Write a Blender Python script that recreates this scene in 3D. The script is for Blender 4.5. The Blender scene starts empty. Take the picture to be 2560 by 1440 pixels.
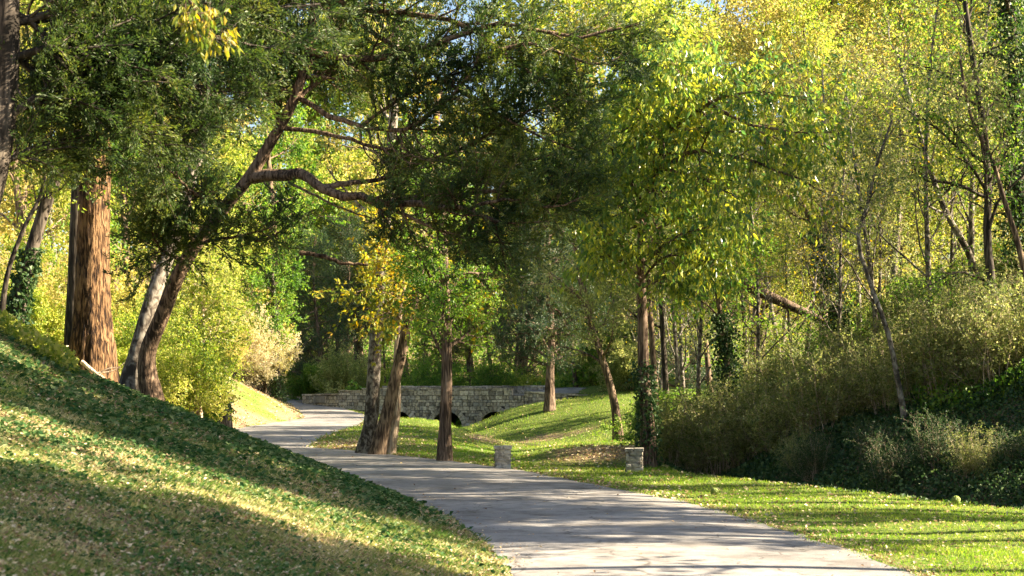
import bpy, math, numpy as np
from math import radians, sin, cos, pi

# ------------------------------------------------------------------ camera, sky, sun
F, HZ, CZ = 3555.6, 985.0, 2.1          # focal length in photo pixels, horizon row, eye height
sc = bpy.context.scene
cam_d = bpy.data.cameras.new("camera"); cam = bpy.data.objects.new("camera", cam_d)
sc.collection.objects.link(cam); sc.camera = cam
cam.location = (0, 0, CZ); cam.rotation_euler = (radians(90), 0, 0)
cam_d.lens = 50; cam_d.sensor_width = 36; cam_d.shift_y = (HZ - 720) / 2560
cam_d.clip_start = 0.1; cam_d.clip_end = 2000
cam_d.dof.use_dof = True; cam_d.dof.focus_distance = 46; cam_d.dof.aperture_fstop = 3.5

SUN_AZ, SUN_EL = 94.0, 31.0             # azimuth: degrees to the right of the view direction
sd = np.array([sin(radians(SUN_AZ)) * cos(radians(SUN_EL)), cos(radians(SUN_AZ)) * cos(radians(SUN_EL)), sin(radians(SUN_EL))])
w = bpy.data.worlds.new("World"); sc.world = w; w.use_nodes = True
nt = w.node_tree; bg = nt.nodes["Background"]
sky = nt.nodes.new("ShaderNodeTexSky"); sky.sky_type = 'NISHITA'; sky.sun_disc = False
sky.sun_elevation = radians(SUN_EL); sky.sun_rotation = radians(SUN_AZ); sky.air_density = 1.0; sky.dust_density = 2.0
nt.links.new(sky.outputs[0], bg.inputs[0]); bg.inputs[1].default_value = 0.052
sl = bpy.data.lights.new("sun", 'SUN'); sl.energy = 5.0; sl.angle = radians(0.5); sl.color = (1, .85, .62)
so = bpy.data.objects.new("sun", sl); sc.collection.objects.link(so)
from mathutils import Vector
so.rotation_euler = Vector(sd).to_track_quat('Z', 'Y').to_euler()
sc.view_settings.view_transform = 'Standard'; sc.view_settings.look = 'None'
sc.view_settings.gamma = 1; sc.view_settings.exposure = 2.65
cy = sc.cycles
cy.max_bounces = 6; cy.diffuse_bounces = 3; cy.glossy_bounces = 2; cy.transmission_bounces = 4; cy.transparent_max_bounces = 4
cy.use_denoising = True; cy.sample_clamp_indirect = 6

# ------------------------------------------------------------------ helpers
rng = np.random.default_rng(7)
C = sc.collection
def W(px, py, D): return np.array([(px - 1280) * D / F, D, CZ + (HZ - py) * D / F])

def mesh_np(name, V, quads=None, tris=None, smooth=False):
    me = bpy.data.meshes.new(name)
    V = np.ascontiguousarray(V, dtype=np.float32)
    nq = 0 if quads is None else len(quads); ntr = 0 if tris is None else len(tris)
    me.vertices.add(len(V)); me.vertices.foreach_set('co', V.ravel())
    loops = []
    if nq: loops.append(np.asarray(quads, dtype=np.int32).ravel())
    if ntr: loops.append(np.asarray(tris, dtype=np.int32).ravel())
    loops = np.concatenate(loops)
    me.loops.add(len(loops)); me.loops.foreach_set('vertex_index', loops)
    starts = np.concatenate([np.arange(nq) * 4, nq * 4 + np.arange(ntr) * 3]).astype(np.int32)
    tot = np.concatenate([np.full(nq, 4), np.full(ntr, 3)]).astype(np.int32)
    me.polygons.add(nq + ntr); me.polygons.foreach_set('loop_start', starts); me.polygons.foreach_set('loop_total', tot)
    me.polygons.foreach_set('use_smooth', np.full(nq + ntr, smooth, dtype=bool))
    me.update(calc_edges=True)
    return me

def obj(name, me, mat=None, parent=None):
    o = bpy.data.objects.new(name, me); C.objects.link(o)
    if mat is not None:
        if len(me.materials) == 0: me.materials.append(mat)
        elif me.materials[0] != mat:
            o.material_slots[0].link = 'OBJECT'; o.material_slots[0].material = mat
    if parent is not None: o.parent = parent
    return o
def empty(name, loc=(0, 0, 0), rz=0, s=1.0):
    o = bpy.data.objects.new(name, None); C.objects.link(o); o.location = loc; o.rotation_euler = (0, 0, rz); o.scale = (s, s, s)
    o.empty_display_size = .3
    return o
def tag(o, label=None, cat=None, group=None, kind=None):
    if label: o['label'] = label
    if cat: o['category'] = cat
    if group: o['group'] = group
    if kind: o['kind'] = kind
    return o

def unit(v): return v / np.maximum(np.linalg.norm(v, axis=-1, keepdims=True), 1e-9)

def smooth_path(pts, K):
    """Catmull-Rom through the points, K samples"""
    P = np.asarray(pts, float); n = len(P)
    if n == 2: return P[0] + (P[1] - P[0]) * np.linspace(0, 1, K)[:, None]
    A = np.vstack([2 * P[0] - P[1], P, 2 * P[-1] - P[-2]])
    u = np.linspace(0, n - 1 - 1e-6, K); i = u.astype(int); t = (u - i)[:, None]
    p0, p1, p2, p3 = A[i], A[i + 1], A[i + 2], A[i + 3]
    return .5 * ((2 * p1) + (-p0 + p2) * t + (2 * p0 - 5 * p1 + 4 * p2 - p3) * t**2 + (-p0 + 3 * p1 - 3 * p2 + p3) * t**3)

def tubes(P, R, S=6, rough=0.0, rg=rng):
    """P [N,K,3], R [N,K] -> verts, quads"""
    P = np.asarray(P, float); R = np.asarray(R, float)
    N, K, _ = P.shape
    T = np.empty_like(P); T[:, 1:-1] = P[:, 2:] - P[:, :-2]; T[:, 0] = P[:, 1] - P[:, 0]; T[:, -1] = P[:, -1] - P[:, -2]
    T = unit(T)
    ref = np.where(np.abs(T[:, :1, 2:3]) > .8, np.array([1., 0, 0]), np.array([0, 0, 1.]))
    ref = np.broadcast_to(ref, T.shape)
    A = unit(np.cross(T, ref)); B = np.cross(T, A)
    a = np.linspace(0, 2 * pi, S, endpoint=False)
    rad = R[:, :, None] * np.ones(S)
    if rough: rad = rad * (1 + rough * rg.standard_normal((N, K, S)))
    V = P[:, :, None, :] + rad[..., None] * (np.cos(a)[None, None, :, None] * A[:, :, None, :] + np.sin(a)[None, None, :, None] * B[:, :, None, :])
    idx = np.arange(N * K * S).reshape(N, K, S)
    q = np.stack([idx[:, :-1, :], np.roll(idx, -1, 2)[:, :-1, :], np.roll(idx, -1, 2)[:, 1:, :], idx[:, 1:, :]], -1).reshape(-1, 4)
    return V.reshape(-1, 3), q

def join(parts):
    Vs, Qs, n = [], [], 0
    for V, Q in parts:
        Vs.append(V); Qs.append(Q + n); n += len(V)
    return np.vstack(Vs), np.vstack(Qs)

def at(P, R, ti):
    """sample polylines: P[N,K,3], ti [N,n] in 0..1"""
    N, K, _ = P.shape
    u = np.clip(ti, 0, .9999) * (K - 1); i = u.astype(int); f = u - i
    n_ = np.arange(N)[:, None]
    p = P[n_, i] * (1 - f)[..., None] + P[n_, i + 1] * f[..., None]
    t = unit(P[n_, i + 1] - P[n_, i]); r = R[n_, i] * (1 - f) + R[n_, i + 1] * f
    return p, t, r

def spawn(rg, P, R, n, t0, t1, ang, L, K=5, up=.1, wig=.25, rr=.5, rmin=.004, grav=0.0, taper=.25, lenf=None, jit=15):
    N = len(P)
    ti = t0 + (t1 - t0) * (np.arange(n)[None, :] + rg.random((N, n))) / n
    p, T, r = at(P, R, ti)
    az = (np.arange(n) * 2.39996)[None, :] + rg.random((N, 1)) * 6.28 + rg.normal(0, .5, (N, n))
    ref = np.where(np.abs(T[..., 2:3]) > .9, np.array([1., 0, 0]), np.array([0, 0, 1.]))
    A = unit(np.cross(T, ref)); B = np.cross(T, A)
    an = np.radians(ang + rg.normal(0, jit, (N, n)))[..., None]
    d = np.cos(an) * T + np.sin(an) * (np.cos(az)[..., None] * A + np.sin(az)[..., None] * B)
    d[..., 2] += up; d = unit(d)
    ln = L * rg.uniform(.6, 1.25, (N, n))
    if lenf is not None: ln = ln * lenf(ti)
    p = p.reshape(-1, 3); d = d.reshape(-1, 3); ln = ln.reshape(-1)
    r0 = np.maximum(r.reshape(-1) * rr, rmin)
    out = [p]
    for k in range(K - 1):
        d = unit(d + wig * rg.standard_normal(d.shape) + np.array([0, 0, grav]))
        p = p + d * (ln / (K - 1))[:, None]; out.append(p)
    P2 = np.stack(out, 1)
    R2 = r0[:, None] * np.linspace(1, taper, K)[None, :]
    return P2, R2

def leaves(rg, P, n, size, aspect=.5, along=.4, droop=.3, spread=.04, t0=.15, upn=.5, fold=.15, svar=.35):
    """rhombic folded leaves along polylines"""
    N, K, _ = P.shape
    ti = rg.uniform(t0, 1, (N, n)); R = np.zeros((N, K))
    p, T, _ = at(P, R, ti)
    p = p.reshape(-1, 3); T = T.reshape(-1, 3); M = len(p)
    p = p + rg.normal(0, spread, (M, 3))
    ax = unit(T * along + unit(rg.standard_normal((M, 3))) * (1 - along) + np.array([0, 0, -droop]))
    nm = rg.standard_normal((M, 3)); nm[:, 2] += upn * np.sign(rg.random(M) - .15)
    sd_ = unit(np.cross(ax, nm)); nn = np.cross(sd_, ax)
    s = size * (1 + svar * rg.uniform(-1, 1, M))[:, None]
    wd = s * aspect * .5
    V = np.empty((M, 4, 3))
    V[:, 0] = p; V[:, 2] = p + ax * s
    mid = p + ax * s * .45
    V[:, 1] = mid + sd_ * wd + nn * wd * fold * 2; V[:, 3] = mid - sd_ * wd + nn * wd * fold * 2
    return V.reshape(-1, 3), np.arange(M * 4).reshape(M, 4)

# ------------------------------------------------------------------ materials
def newmat(name):
    m = bpy.data.materials.new(name); m.use_nodes = True
    n = m.node_tree; n.nodes.clear()
    return m, n, n.nodes, n.links
def ramp(nodes, links, fac, cols):
    r = nodes.new("ShaderNodeValToRGB"); links.new(fac, r.inputs[0])
    e = r.color_ramp.elements
    while len(e) < len(cols): e.new(.5)
    for k, (p, c) in enumerate(cols): e[k].position = p; e[k].color = (*c, 1)
    return r.outputs[0]
def leaf_mat(name, cols, trans=.45, rough=.45, spec=.3, patch=.5, scale=.5):
    """cols: list of colours, spread over leaves at random, drifting with a slow noise"""
    m, n, N, L = newmat(name)
    geo = N.new("ShaderNodeNewGeometry"); oi = N.new("ShaderNodeObjectInfo")
    tc = N.new("ShaderNodeTexCoord")
    ns = N.new("ShaderNodeTexNoise"); ns.inputs['Scale'].default_value = scale; ns.inputs['Detail'].default_value = 2
    L.new(tc.outputs['Object'], ns.inputs['Vector'])
    a = N.new("ShaderNodeMath"); a.operation = 'MULTIPLY_ADD'; L.new(geo.outputs['Random Per Island'], a.inputs[0]); a.inputs[1].default_value = 1 - patch
    b = N.new("ShaderNodeMath"); b.operation = 'MULTIPLY_ADD'; L.new(ns.outputs[0], b.inputs[0]); b.inputs[1].default_value = patch * 1.8; b.inputs[2].default_value = -patch * .4
    L.new(b.outputs[0], a.inputs[2])
    k = len(cols)
    col = ramp(N, L, a.outputs[0], [((i + .5) / k, c) for i, c in enumerate(cols)])
    hs = N.new("ShaderNodeHueSaturation"); L.new(col, hs.inputs['Color'])
    mr = N.new("ShaderNodeMapRange"); L.new(oi.outputs['Random'], mr.inputs[0]); mr.inputs[3].default_value = .85; mr.inputs[4].default_value = 1.15
    L.new(mr.outputs[0], hs.inputs['Value'])
    p = N.new("ShaderNodeBsdfPrincipled"); L.new(hs.outputs[0], p.inputs['Base Color']); p.inputs['Roughness'].default_value = rough
    p.inputs['Specular IOR Level'].default_value = spec
    t = N.new("ShaderNodeBsdfTranslucent")
    h2 = N.new("ShaderNodeHueSaturation"); L.new(hs.outputs[0], h2.inputs['Color']); h2.inputs['Saturation'].default_value = 1.1; h2.inputs['Value'].default_value = 1.6
    L.new(h2.outputs[0], t.inputs[0])
    mx = N.new("ShaderNodeMixShader"); mx.inputs[0].default_value = trans
    L.new(p.outputs[0], mx.inputs[1]); L.new(t.outputs[0], mx.inputs[2])
    o = N.new("ShaderNodeOutputMaterial"); L.new(mx.outputs[0], o.inputs[0])
    return m
def bark_mat(name, c1, c2, c3, sx=14, sz=2.2, bump=.6, bd=.03, moss=None):
    m, n, N, L = newmat(name)
    tc = N.new("ShaderNodeTexCoord"); mp = N.new("ShaderNodeMapping"); L.new(tc.outputs['Object'], mp.inputs[0])
    mp.inputs['Scale'].default_value = (sx, sx, sz)
    ns = N.new("ShaderNodeTexNoise"); ns.inputs['Scale'].default_value = 1; ns.inputs['Detail'].default_value = 5; ns.inputs['Distortion'].default_value = .6
    L.new(mp.outputs[0], ns.inputs['Vector'])
    n2 = N.new("ShaderNodeTexNoise"); n2.inputs['Scale'].default_value = .9; n2.inputs['Detail'].default_value = 3; L.new(tc.outputs['Object'], n2.inputs['Vector'])
    ad = N.new("ShaderNodeMath"); ad.operation = 'MULTIPLY_ADD'; L.new(n2.outputs[0], ad.inputs[0]); ad.inputs[1].default_value = .5; 
    sb = N.new("ShaderNodeMath"); sb.operation = 'SUBTRACT'; L.new(ns.outputs[0], sb.inputs[0]); sb.inputs[1].default_value = .25
    L.new(sb.outputs[0], ad.inputs[2])
    col = ramp(N, L, ad.outputs[0], [(.4, c1), (.5, c2), (.62, c3)])
    p = N.new("ShaderNodeBsdfPrincipled"); p.inputs['Roughness'].default_value = .85; p.inputs['Specular IOR Level'].default_value = .15
    L.new(col, p.inputs['Base Color'])
    bp = N.new("ShaderNodeBump"); bp.inputs['Strength'].default_value = bump; bp.inputs['Distance'].default_value = bd
    L.new(ns.outputs[0], bp.inputs['Height']); L.new(bp.outputs[0], p.inputs['Normal'])
    o = N.new("ShaderNodeOutputMaterial"); L.new(p.outputs[0], o.inputs[0])
    return m
def stone_mat(name, cols, rough=.9):
    m, n, N, L = newmat(name)
    geo = N.new("ShaderNodeNewGeometry"); tc = N.new("ShaderNodeTexCoord")
    ns = N.new("ShaderNodeTexNoise"); ns.inputs['Scale'].default_value = 6; ns.inputs['Detail'].default_value = 6; L.new(tc.outputs['Object'], ns.inputs['Vector'])
    n3 = N.new("ShaderNodeTexNoise"); n3.inputs['Scale'].default_value = .5; n3.inputs['Detail'].default_value = 4; L.new(tc.outputs['Object'], n3.inputs['Vector'])
    k = len(cols)
    col = ramp(N, L, geo.outputs['Random Per Island'], [((i + .5) / k, c) for i, c in enumerate(cols)])
    st = ramp(N, L, ns.outputs[0], [(.38, (.35, .34, .33)), (.55, (1, 1, 1))])
    s2 = ramp(N, L, n3.outputs[0], [(.38, (.38, .38, .4)), (.55, (1, 1, 1))])
    mx = N.new("ShaderNodeMixRGB"); mx.blend_type = 'MULTIPLY'; mx.inputs[0].default_value = .75; L.new(col, mx.inputs[1]); L.new(st, mx.inputs[2])
    m2 = N.new("ShaderNodeMixRGB"); m2.blend_type = 'MULTIPLY'; m2.inputs[0].default_value = .5; L.new(mx.outputs[0], m2.inputs[1]); L.new(s2, m2.inputs[2])
    p = N.new("ShaderNodeBsdfPrincipled"); p.inputs['Roughness'].default_value = rough; L.new(m2.outputs[0], p.inputs['Base Color'])
    p.inputs['Specular IOR Level'].default_value = .2
    bp = N.new("ShaderNodeBump"); bp.inputs['Strength'].default_value = .7; bp.inputs['Distance'].default_value = .03; L.new(ns.outputs[0], bp.inputs['Height']); L.new(bp.outputs[0], p.inputs['Normal'])
    o = N.new("ShaderNodeOutputMaterial"); L.new(p.outputs[0], o.inputs[0])
    return m

M = {}
M['cedar'] = leaf_mat('cedar_foliage', [(.014, .034, .014), (.034, .064, .016), (.075, .108, .022), (.19, .2, .035)], trans=.38, patch=.6, scale=.9)
M['cedar2'] = leaf_mat('far_cedar_foliage', [(.02, .05, .03), (.04, .075, .03), (.07, .1, .035)], trans=.3, patch=.4)
M['green'] = leaf_mat('green_leaves', [(.035, .09, .02), (.08, .17, .025), (.17, .27, .04), (.34, .38, .08)], trans=.5)
M['lime'] = leaf_mat('yellow_green_leaves', [(.06, .13, .02), (.16, .23, .03), (.36, .37, .07), (.56, .5, .18)], trans=.5)
M['gold'] = leaf_mat('gold_green_leaves', [(.08, .11, .025), (.22, .22, .045), (.44, .37, .1), (.6, .48, .2)], trans=.5)
M['broad'] = leaf_mat('broad_leaves', [(.05, .12, .035), (.1, .18, .04), (.2, .27, .045), (.36, .38, .06), (.56, .5, .07)], trans=.5, rough=.3, spec=.5, patch=.35, scale=.35)
M['olive'] = leaf_mat('olive_leaves', [(.06, .1, .03), (.15, .19, .05), (.3, .31, .1), (.48, .46, .2)], trans=.45)
M['amber'] = leaf_mat('amber_leaves', [(.07, .13, .025), (.16, .2, .03), (.36, .3, .04), (.5, .28, .04)], trans=.5)
M['cream'] = leaf_mat('cream_leaves', [(.3, .3, .1), (.5, .45, .22), (.6, .52, .36), (.64, .58, .44)], trans=.45)
M['ivy'] = leaf_mat('ivy_leaves', [(.014, .042, .016), (.028, .066, .02), (.05, .09, .028), (.1, .15, .05)], trans=.25, rough=.5, spec=.25, patch=.3)
M['scrub'] = leaf_mat('scrub_leaves', [(.06, .1, .025), (.15, .19, .05), (.3, .3, .11), (.46, .41, .22)], trans=.4)
M['grass'] = leaf_mat('grass_blades', [(.07, .16, .015), (.13, .23, .022), (.22, .28, .04), (.4, .37, .13)], trans=.45, patch=.55, scale=.35)
M['drygrass'] = leaf_mat('dry_grass_blades', [(.045, .11, .02), (.11, .17, .035), (.28, .27, .1), (.54, .46, .27)], trans=.4, patch=.6, scale=.9)
M['weed'] = leaf_mat('weed_leaves', [(.02, .065, .02), (.045, .11, .03), (.1, .17, .055), (.24, .28, .13)], trans=.3, rough=.7, spec=.12, patch=.3, scale=1.2)
M['dead'] = leaf_mat('fallen_leaf', [(.1, .05, .025), (.3, .18, .1), (.5, .36, .22), (.66, .54, .38), (.55, .4, .14)], trans=.15, patch=.2)
M['bark'] = bark_mat('brown_bark', (.045, .03, .022), (.13, .09, .06), (.25, .18, .12))
M['redbark'] = bark_mat('cedar_bark', (.035, .024, .017), (.115, .078, .055), (.23, .165, .12), sx=26, sz=1.6)
M['brownbark'] = bark_mat('shaggy_brown_bark', (.03, .02, .013), (.1, .066, .042), (.21, .145, .095), sx=20, sz=5, bump=.9, bd=.05)
M['orangebark'] = bark_mat('furrowed_bark', (.018, .01, .006), (.1, .055, .026), (.21, .125, .062), sx=20, sz=3.4, bump=1, bd=.1)
M['greybark'] = bark_mat('grey_bark', (.045, .037, .03), (.12, .1, .08), (.26, .235, .195), sx=9, sz=6, bump=.4)
M['darkbark'] = bark_mat('dark_bark', (.02, .016, .012), (.05, .04, .032), (.11, .09, .07))
M['palewood'] = bark_mat('bare_pale_wood', (.22, .15, .1), (.42, .32, .23), (.55, .45, .34), sx=20, sz=1)
M['stone'] = stone_mat('fieldstone', [(.24, .22, .19), (.42, .37, .29), (.55, .49, .39), (.34, .33, .31), (.62, .56, .46)])
M['palestone'] = stone_mat('lichen_stone', [(.42, .38, .32), (.58, .53, .45), (.68, .63, .55), (.5, .48, .45)])
M['mortar'] = stone_mat('mortar', [(.1, .09, .08), (.12, .11, .095)])

def ground_mat():
    m, n, N, L = newmat('ground_earth_and_turf')
    tc = N.new("ShaderNodeTexCoord")
    def noise(s, d=5, dist=0):
        q = N.new("ShaderNodeTexNoise"); q.inputs['Scale'].default_value = s; q.inputs['Detail'].default_value = d; q.inputs['Distortion'].default_value = dist
        L.new(tc.outputs['Object'], q.inputs['Vector']); return q.outputs[0]
    at_ = N.new("ShaderNodeAttribute"); at_.attribute_name = 'litter'
    n1 = noise(.5); n2 = noise(9, 8); n3 = noise(35, 4)
    grass = ramp(N, L, n2, [(.3, (.04, .075, .014)), (.5, (.085, .13, .02)), (.7, (.19, .18, .06))])
    lit = ramp(N, L, n3, [(.3, (.05, .032, .02)), (.46, (.15, .1, .06)), (.56, (.26, .19, .11)), (.7, (.42, .33, .2))])
    ad = N.new("ShaderNodeMath"); ad.operation = 'ADD'; L.new(at_.outputs['Fac'], ad.inputs[0])
    a2 = N.new("ShaderNodeMath"); a2.operation = 'MULTIPLY_ADD'; L.new(n1, a2.inputs[0]); a2.inputs[1].default_value = .7; a2.inputs[2].default_value = -.35; L.new(a2.outputs[0], ad.inputs[1])
    f = ramp(N, L, ad.outputs[0], [(.3, (0, 0, 0)), (.7, (1, 1, 1))])
    mx = N.new("ShaderNodeMixRGB"); L.new(f, mx.inputs[0]); L.new(grass, mx.inputs[1]); L.new(lit, mx.inputs[2])
    p = N.new("ShaderNodeBsdfPrincipled"); p.inputs['Roughness'].default_value = .95; p.inputs['Specular IOR Level'].default_value = .1; L.new(mx.outputs[0], p.inputs['Base Color'])
    bp = N.new("ShaderNodeBump"); bp.inputs['Strength'].default_value = .8; bp.inputs['Distance'].default_value = .05; L.new(n2, bp.inputs['Height']); L.new(bp.outputs[0], p.inputs['Normal'])
    o = N.new("ShaderNodeOutputMaterial"); L.new(p.outputs[0], o.inputs[0]); return m
def road_mat():
    m, n, N, L = newmat('worn_asphalt')
    tc = N.new("ShaderNodeTexCoord")
    def noise(s, d=5):
        q = N.new("ShaderNodeTexNoise"); q.inputs['Scale'].default_value = s; q.inputs['Detail'].default_value = d
        L.new(tc.outputs['Object'], q.inputs['Vector']); return q.outputs[0]
    a = noise(.35, 5); b = noise(60, 3); c = noise(4, 6)
    c1 = ramp(N, L, a, [(.35, (.2, .19, .182)), (.65, (.3, .284, .268))])
    c2 = ramp(N, L, b, [(.3, (.72, .72, .72)), (.6, (1.05, 1.05, 1.05))])
    c3 = ramp(N, L, c, [(.34, (.55, .52, .5)), (.5, (1, 1, 1))])
    m1 = N.new("ShaderNodeMixRGB"); m1.blend_type = 'MULTIPLY'; m1.inputs[0].default_value = 1; L.new(c1, m1.inputs[1]); L.new(c2, m1.inputs[2])
    m2 = N.new("ShaderNodeMixRGB"); m2.blend_type = 'MULTIPLY'; m2.inputs[0].default_value = .6; L.new(m1.outputs[0], m2.inputs[1]); L.new(c3, m2.inputs[2])
    wn = N.new("ShaderNodeTexNoise"); wn.inputs['Scale'].default_value = 1.3; wn.inputs['Detail'].default_value = 4; L.new(tc.outputs['Object'], wn.inputs['Vector'])
    vm = N.new("ShaderNodeVectorMath"); vm.operation = 'MULTIPLY_ADD'; L.new(wn.outputs['Color'], vm.inputs[0]); vm.inputs[1].default_value = (1.6, 1.6, 0); L.new(tc.outputs['Object'], vm.inputs[2])
    vo = N.new("ShaderNodeTexVoronoi"); vo.feature = 'DISTANCE_TO_EDGE'; vo.inputs['Scale'].default_value = .42; L.new(vm.outputs[0], vo.inputs['Vector'])
    ck = ramp(N, L, vo.outputs[0], [(.0, (.38, .36, .34)), (.007, (.5, .48, .46)), (.014, (1, 1, 1))])
    st = ramp(N, L, noise(1.1, 6), [(.36, (.62, .58, .54)), (.5, (1, 1, 1)), (.66, (1.12, 1.1, 1.07))])
    m3 = N.new("ShaderNodeMixRGB"); m3.blend_type = 'MULTIPLY'; m3.inputs[0].default_value = .8; L.new(m2.outputs[0], m3.inputs[1]); L.new(ck, m3.inputs[2])
    m4 = N.new("ShaderNodeMixRGB"); m4.blend_type = 'MULTIPLY'; m4.inputs[0].default_value = .7; L.new(m3.outputs[0], m4.inputs[1]); L.new(st, m4.inputs[2]); m2 = m4
    p = N.new("ShaderNodeBsdfPrincipled"); p.inputs['Roughness'].default_value = .85; p.inputs['Specular IOR Level'].default_value = .3; L.new(m2.outputs[0], p.inputs['Base Color'])
    bp = N.new("ShaderNodeBump"); bp.inputs['Strength'].default_value = .3; bp.inputs['Distance'].default_value = .01; L.new(b, bp.inputs['Height']); L.new(bp.outputs[0], p.inputs['Normal'])
    o = N.new("ShaderNodeOutputMaterial"); L.new(p.outputs[0], o.inputs[0]); return m
M['ground'] = ground_mat(); M['road'] = road_mat()
def water_mat():
    m, n, N, L = newmat('creek_water')
    p = N.new("ShaderNodeBsdfPrincipled"); p.inputs['Base Color'].default_value = (.06, .055, .04, 1); p.inputs['Roughness'].default_value = .12
    q = N.new("ShaderNodeTexNoise"); q.inputs['Scale'].default_value = 5; bp = N.new("ShaderNodeBump"); bp.inputs['Strength'].default_value = .2; L.new(q.outputs[0], bp.inputs['Height']); L.new(bp.outputs[0], p.inputs['Normal'])
    o = N.new("ShaderNodeOutputMaterial"); L.new(p.outputs[0], o.inputs[0]); return m
M['water'] = water_mat()

# ------------------------------------------------------------------ terrain
def flat(px, py): D = CZ * F / (py - HZ); return ((px - 1280) * D / F, D, 0.0)
RL = [flat(1280, 1440), flat(1209, 1355), flat(1112, 1289), flat(965, 1233), flat(812, 1188), flat(711, 1157), flat(635, 1122),
      W(558, 1086, 66), W(545, 1078, 70), W(635, 1063, 78), W(762, 1045, 88), W(745, 1025, 100), W(726, 1012, 109), W(711, 1000, 120), W(700, 988, 137)]
RR = [flat(2289, 1440), flat(2156, 1387), flat(1944, 1323), flat(1731, 1259), flat(1572, 1228), flat(1412, 1198), flat(1306, 1177), flat(1109, 1151),
      flat(898, 1128), flat(772, 1119), W(790, 1100, 61), W(805, 1090, 65), W(860, 1072, 73), W(915, 1057, 81), W(925, 1046, 87), W(905, 1034, 94), W(828, 1013, 109), W(758, 994, 128), W(718, 987, 138)]
RL = np.array([(1.25, -8, 0), (.95, 6, 0)] + [tuple(p) for p in RL]); RR = np.array([(5.6, -8, 0), (5.3, 6, 0)] + [tuple(p) for p in RR])
def xl(y): return np.interp(y, RL[:, 1], RL[:, 0])
def xr(y): return np.interp(y, RR[:, 1], RR[:, 0])
def zroad(y): return np.interp(y, [-10, 56, 66, 80, 88, 100, 109, 128, 138, 160, 250, 420], [0, 0, .15, .41, .61, .97, 1.27, 1.78, 2.02, 4.5, 16, 30])
TOE = np.array([(15, -8), (14, 10), (12.2, 20), (9.4, 26.2), (8.2, 28.7), (5.9, 33.9), (4.5, 38), (4.6, 45), (6.2, 60), (9, 80), (14, 95), (22, 110), (40, 140), (60, 200), (80, 420)], float)
def toe(y): return np.interp(y, TOE[:, 1], TOE[:, 0])
def base(x, y):
    z0 = zroad(y)
    d = (xl(y) - x) * .96
    s1 = np.interp(y, [0, 19, 29, 42, 56, 75, 140, 200], [.27, .27, .40, .36, .34, .6, .35, .1]); s2 = np.interp(y, [0, 58, 90, 200], [.62, .6, .42, .15])
    zl = z0 + s1 * np.clip(d, 0, 6.5) + s2 * np.clip(d - 6.5, 0, 10) + .22 * np.clip(d - 16.5, 0, 40)
    e = (x - toe(y)) * .9
    dip = np.interp(y, [-10, 20, 40, 60, 95], [.1, .5, .9, .4, 0])
    zr = z0 - dip * np.clip(e / 1.0, 0, 1) + .62 * np.clip(e - 1.2, 0, 9.5) + .18 * np.clip(e - 10.7, 0, 45)
    return np.where(d > 0, zl, np.where(e > 0, zr, z0))
CP = [# grassy hollow right of the road and the channel floor
      W(1300, 1165, 43), W(1240, 1172, 41), W(1130, 1152, 45.5), W(1200, 1153, 46.5), W(1240, 1150, 48), W(1290, 1142, 55), W(1310, 1152, 49), W(1350, 1160, 45.5), (.2, 60, -.6), (1.0, 54, -.42), (-.6, 66, -.8),
      (-3.9, 101, -1.0), (-3.3, 95, -.95), (-2.6, 89, -.95), (-1.7, 83, -.92), (-.7, 77, -.92), (.5, 75, -.9), (.6, 82, -.9), (2.5, 79, -.88), (4.4, 76, -.7), (3.0, 70, -.8), (5.0, 69, -.55), (1.2, 66, -.8), (-4, 108, -1.0), (-3.6, 114, -.6),
      # near mound on the right: steep littered face, lit top
      W(1400, 1164, 44.6), W(1460, 1166, 44.6), W(1540, 1168, 44), W(1400, 1122, 47.6), W(1465, 1118, 47.6), W(1540, 1118, 47), W(1600, 1120, 46), W(1350, 1140, 50), W(1380, 1120, 55), W(1440, 1109, 58), W(1520, 1103, 59), W(1600, 1098, 59),
      # far mound
      W(1400, 1097, 85.5), W(1540, 1086, 81.5), W(1290, 1096, 88), W(1400, 1082, 86.8), W(1540, 1072, 83), W(1290, 1076, 90), W(1400, 1045, 91), W(1540, 1040, 88), W(1300, 1048, 93.5), W(1240, 1050, 95.5), W(1205, 1056, 97), W(1300, 1018, 97.5), W(1400, 1003, 97), W(1540, 1001, 94), W(1250, 1032, 98.5),
      # left knoll between road and channel
      W(1000, 1045, 82), W(1060, 1048, 82), W(1120, 1055, 80), W(1170, 1066, 76), W(1205, 1085, 71), W(1232, 1108, 63), W(1000, 1070, 69), W(1060, 1078, 67), W(1120, 1092, 62), W(1170, 1110, 57), W(1215, 1135, 52),
      W(1000, 1098, 58), W(1060, 1112, 54), W(1120, 1128, 51), W(950, 1125, 52.5), W(930, 1085, 68), W(1000, 1145, 47), (-2.9, 79, -.5), (-1.6, 75, -.6), (-4.1, 86, -.3), (-5.2, 92, -.1),
      (-7.5, 100, .1), (-6, 95, .1), (.5, 101, 1.0), (3, 102, 1.7), (-9, 104, .6), (-8, 110, -.2), (2, 110, 1.6), (-15, 112, 1.4), (-13, 108, 1.7), (8, 99, 2.2), (14, 103, 3.2), tuple(W(1400, 972, 107) - [0, 0, .08]), tuple(W(1490, 968, 111) - [0, 0, .08]), tuple(W(1580, 963, 118) - [0, 0, .08]), tuple(W(1700, 956, 130) - [0, 0, .08])]
cpx = np.array([[c[0], c[1]] for c in CP]); cpz = np.array([c[2] for c in CP])
anch = []
for y in np.linspace(-8, 140, 44):
    anch.append((xr(y), y)); anch.append((xl(y), y)); anch.append((xl(y) - 4, y))
for y in list(np.linspace(-8, 40, 14)): anch.append((float(toe(y)), y)); anch.append((float(toe(y)) + 4, y))
for y in np.linspace(45, 130, 14): anch.append((float(toe(y)) + 5, y))
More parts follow.
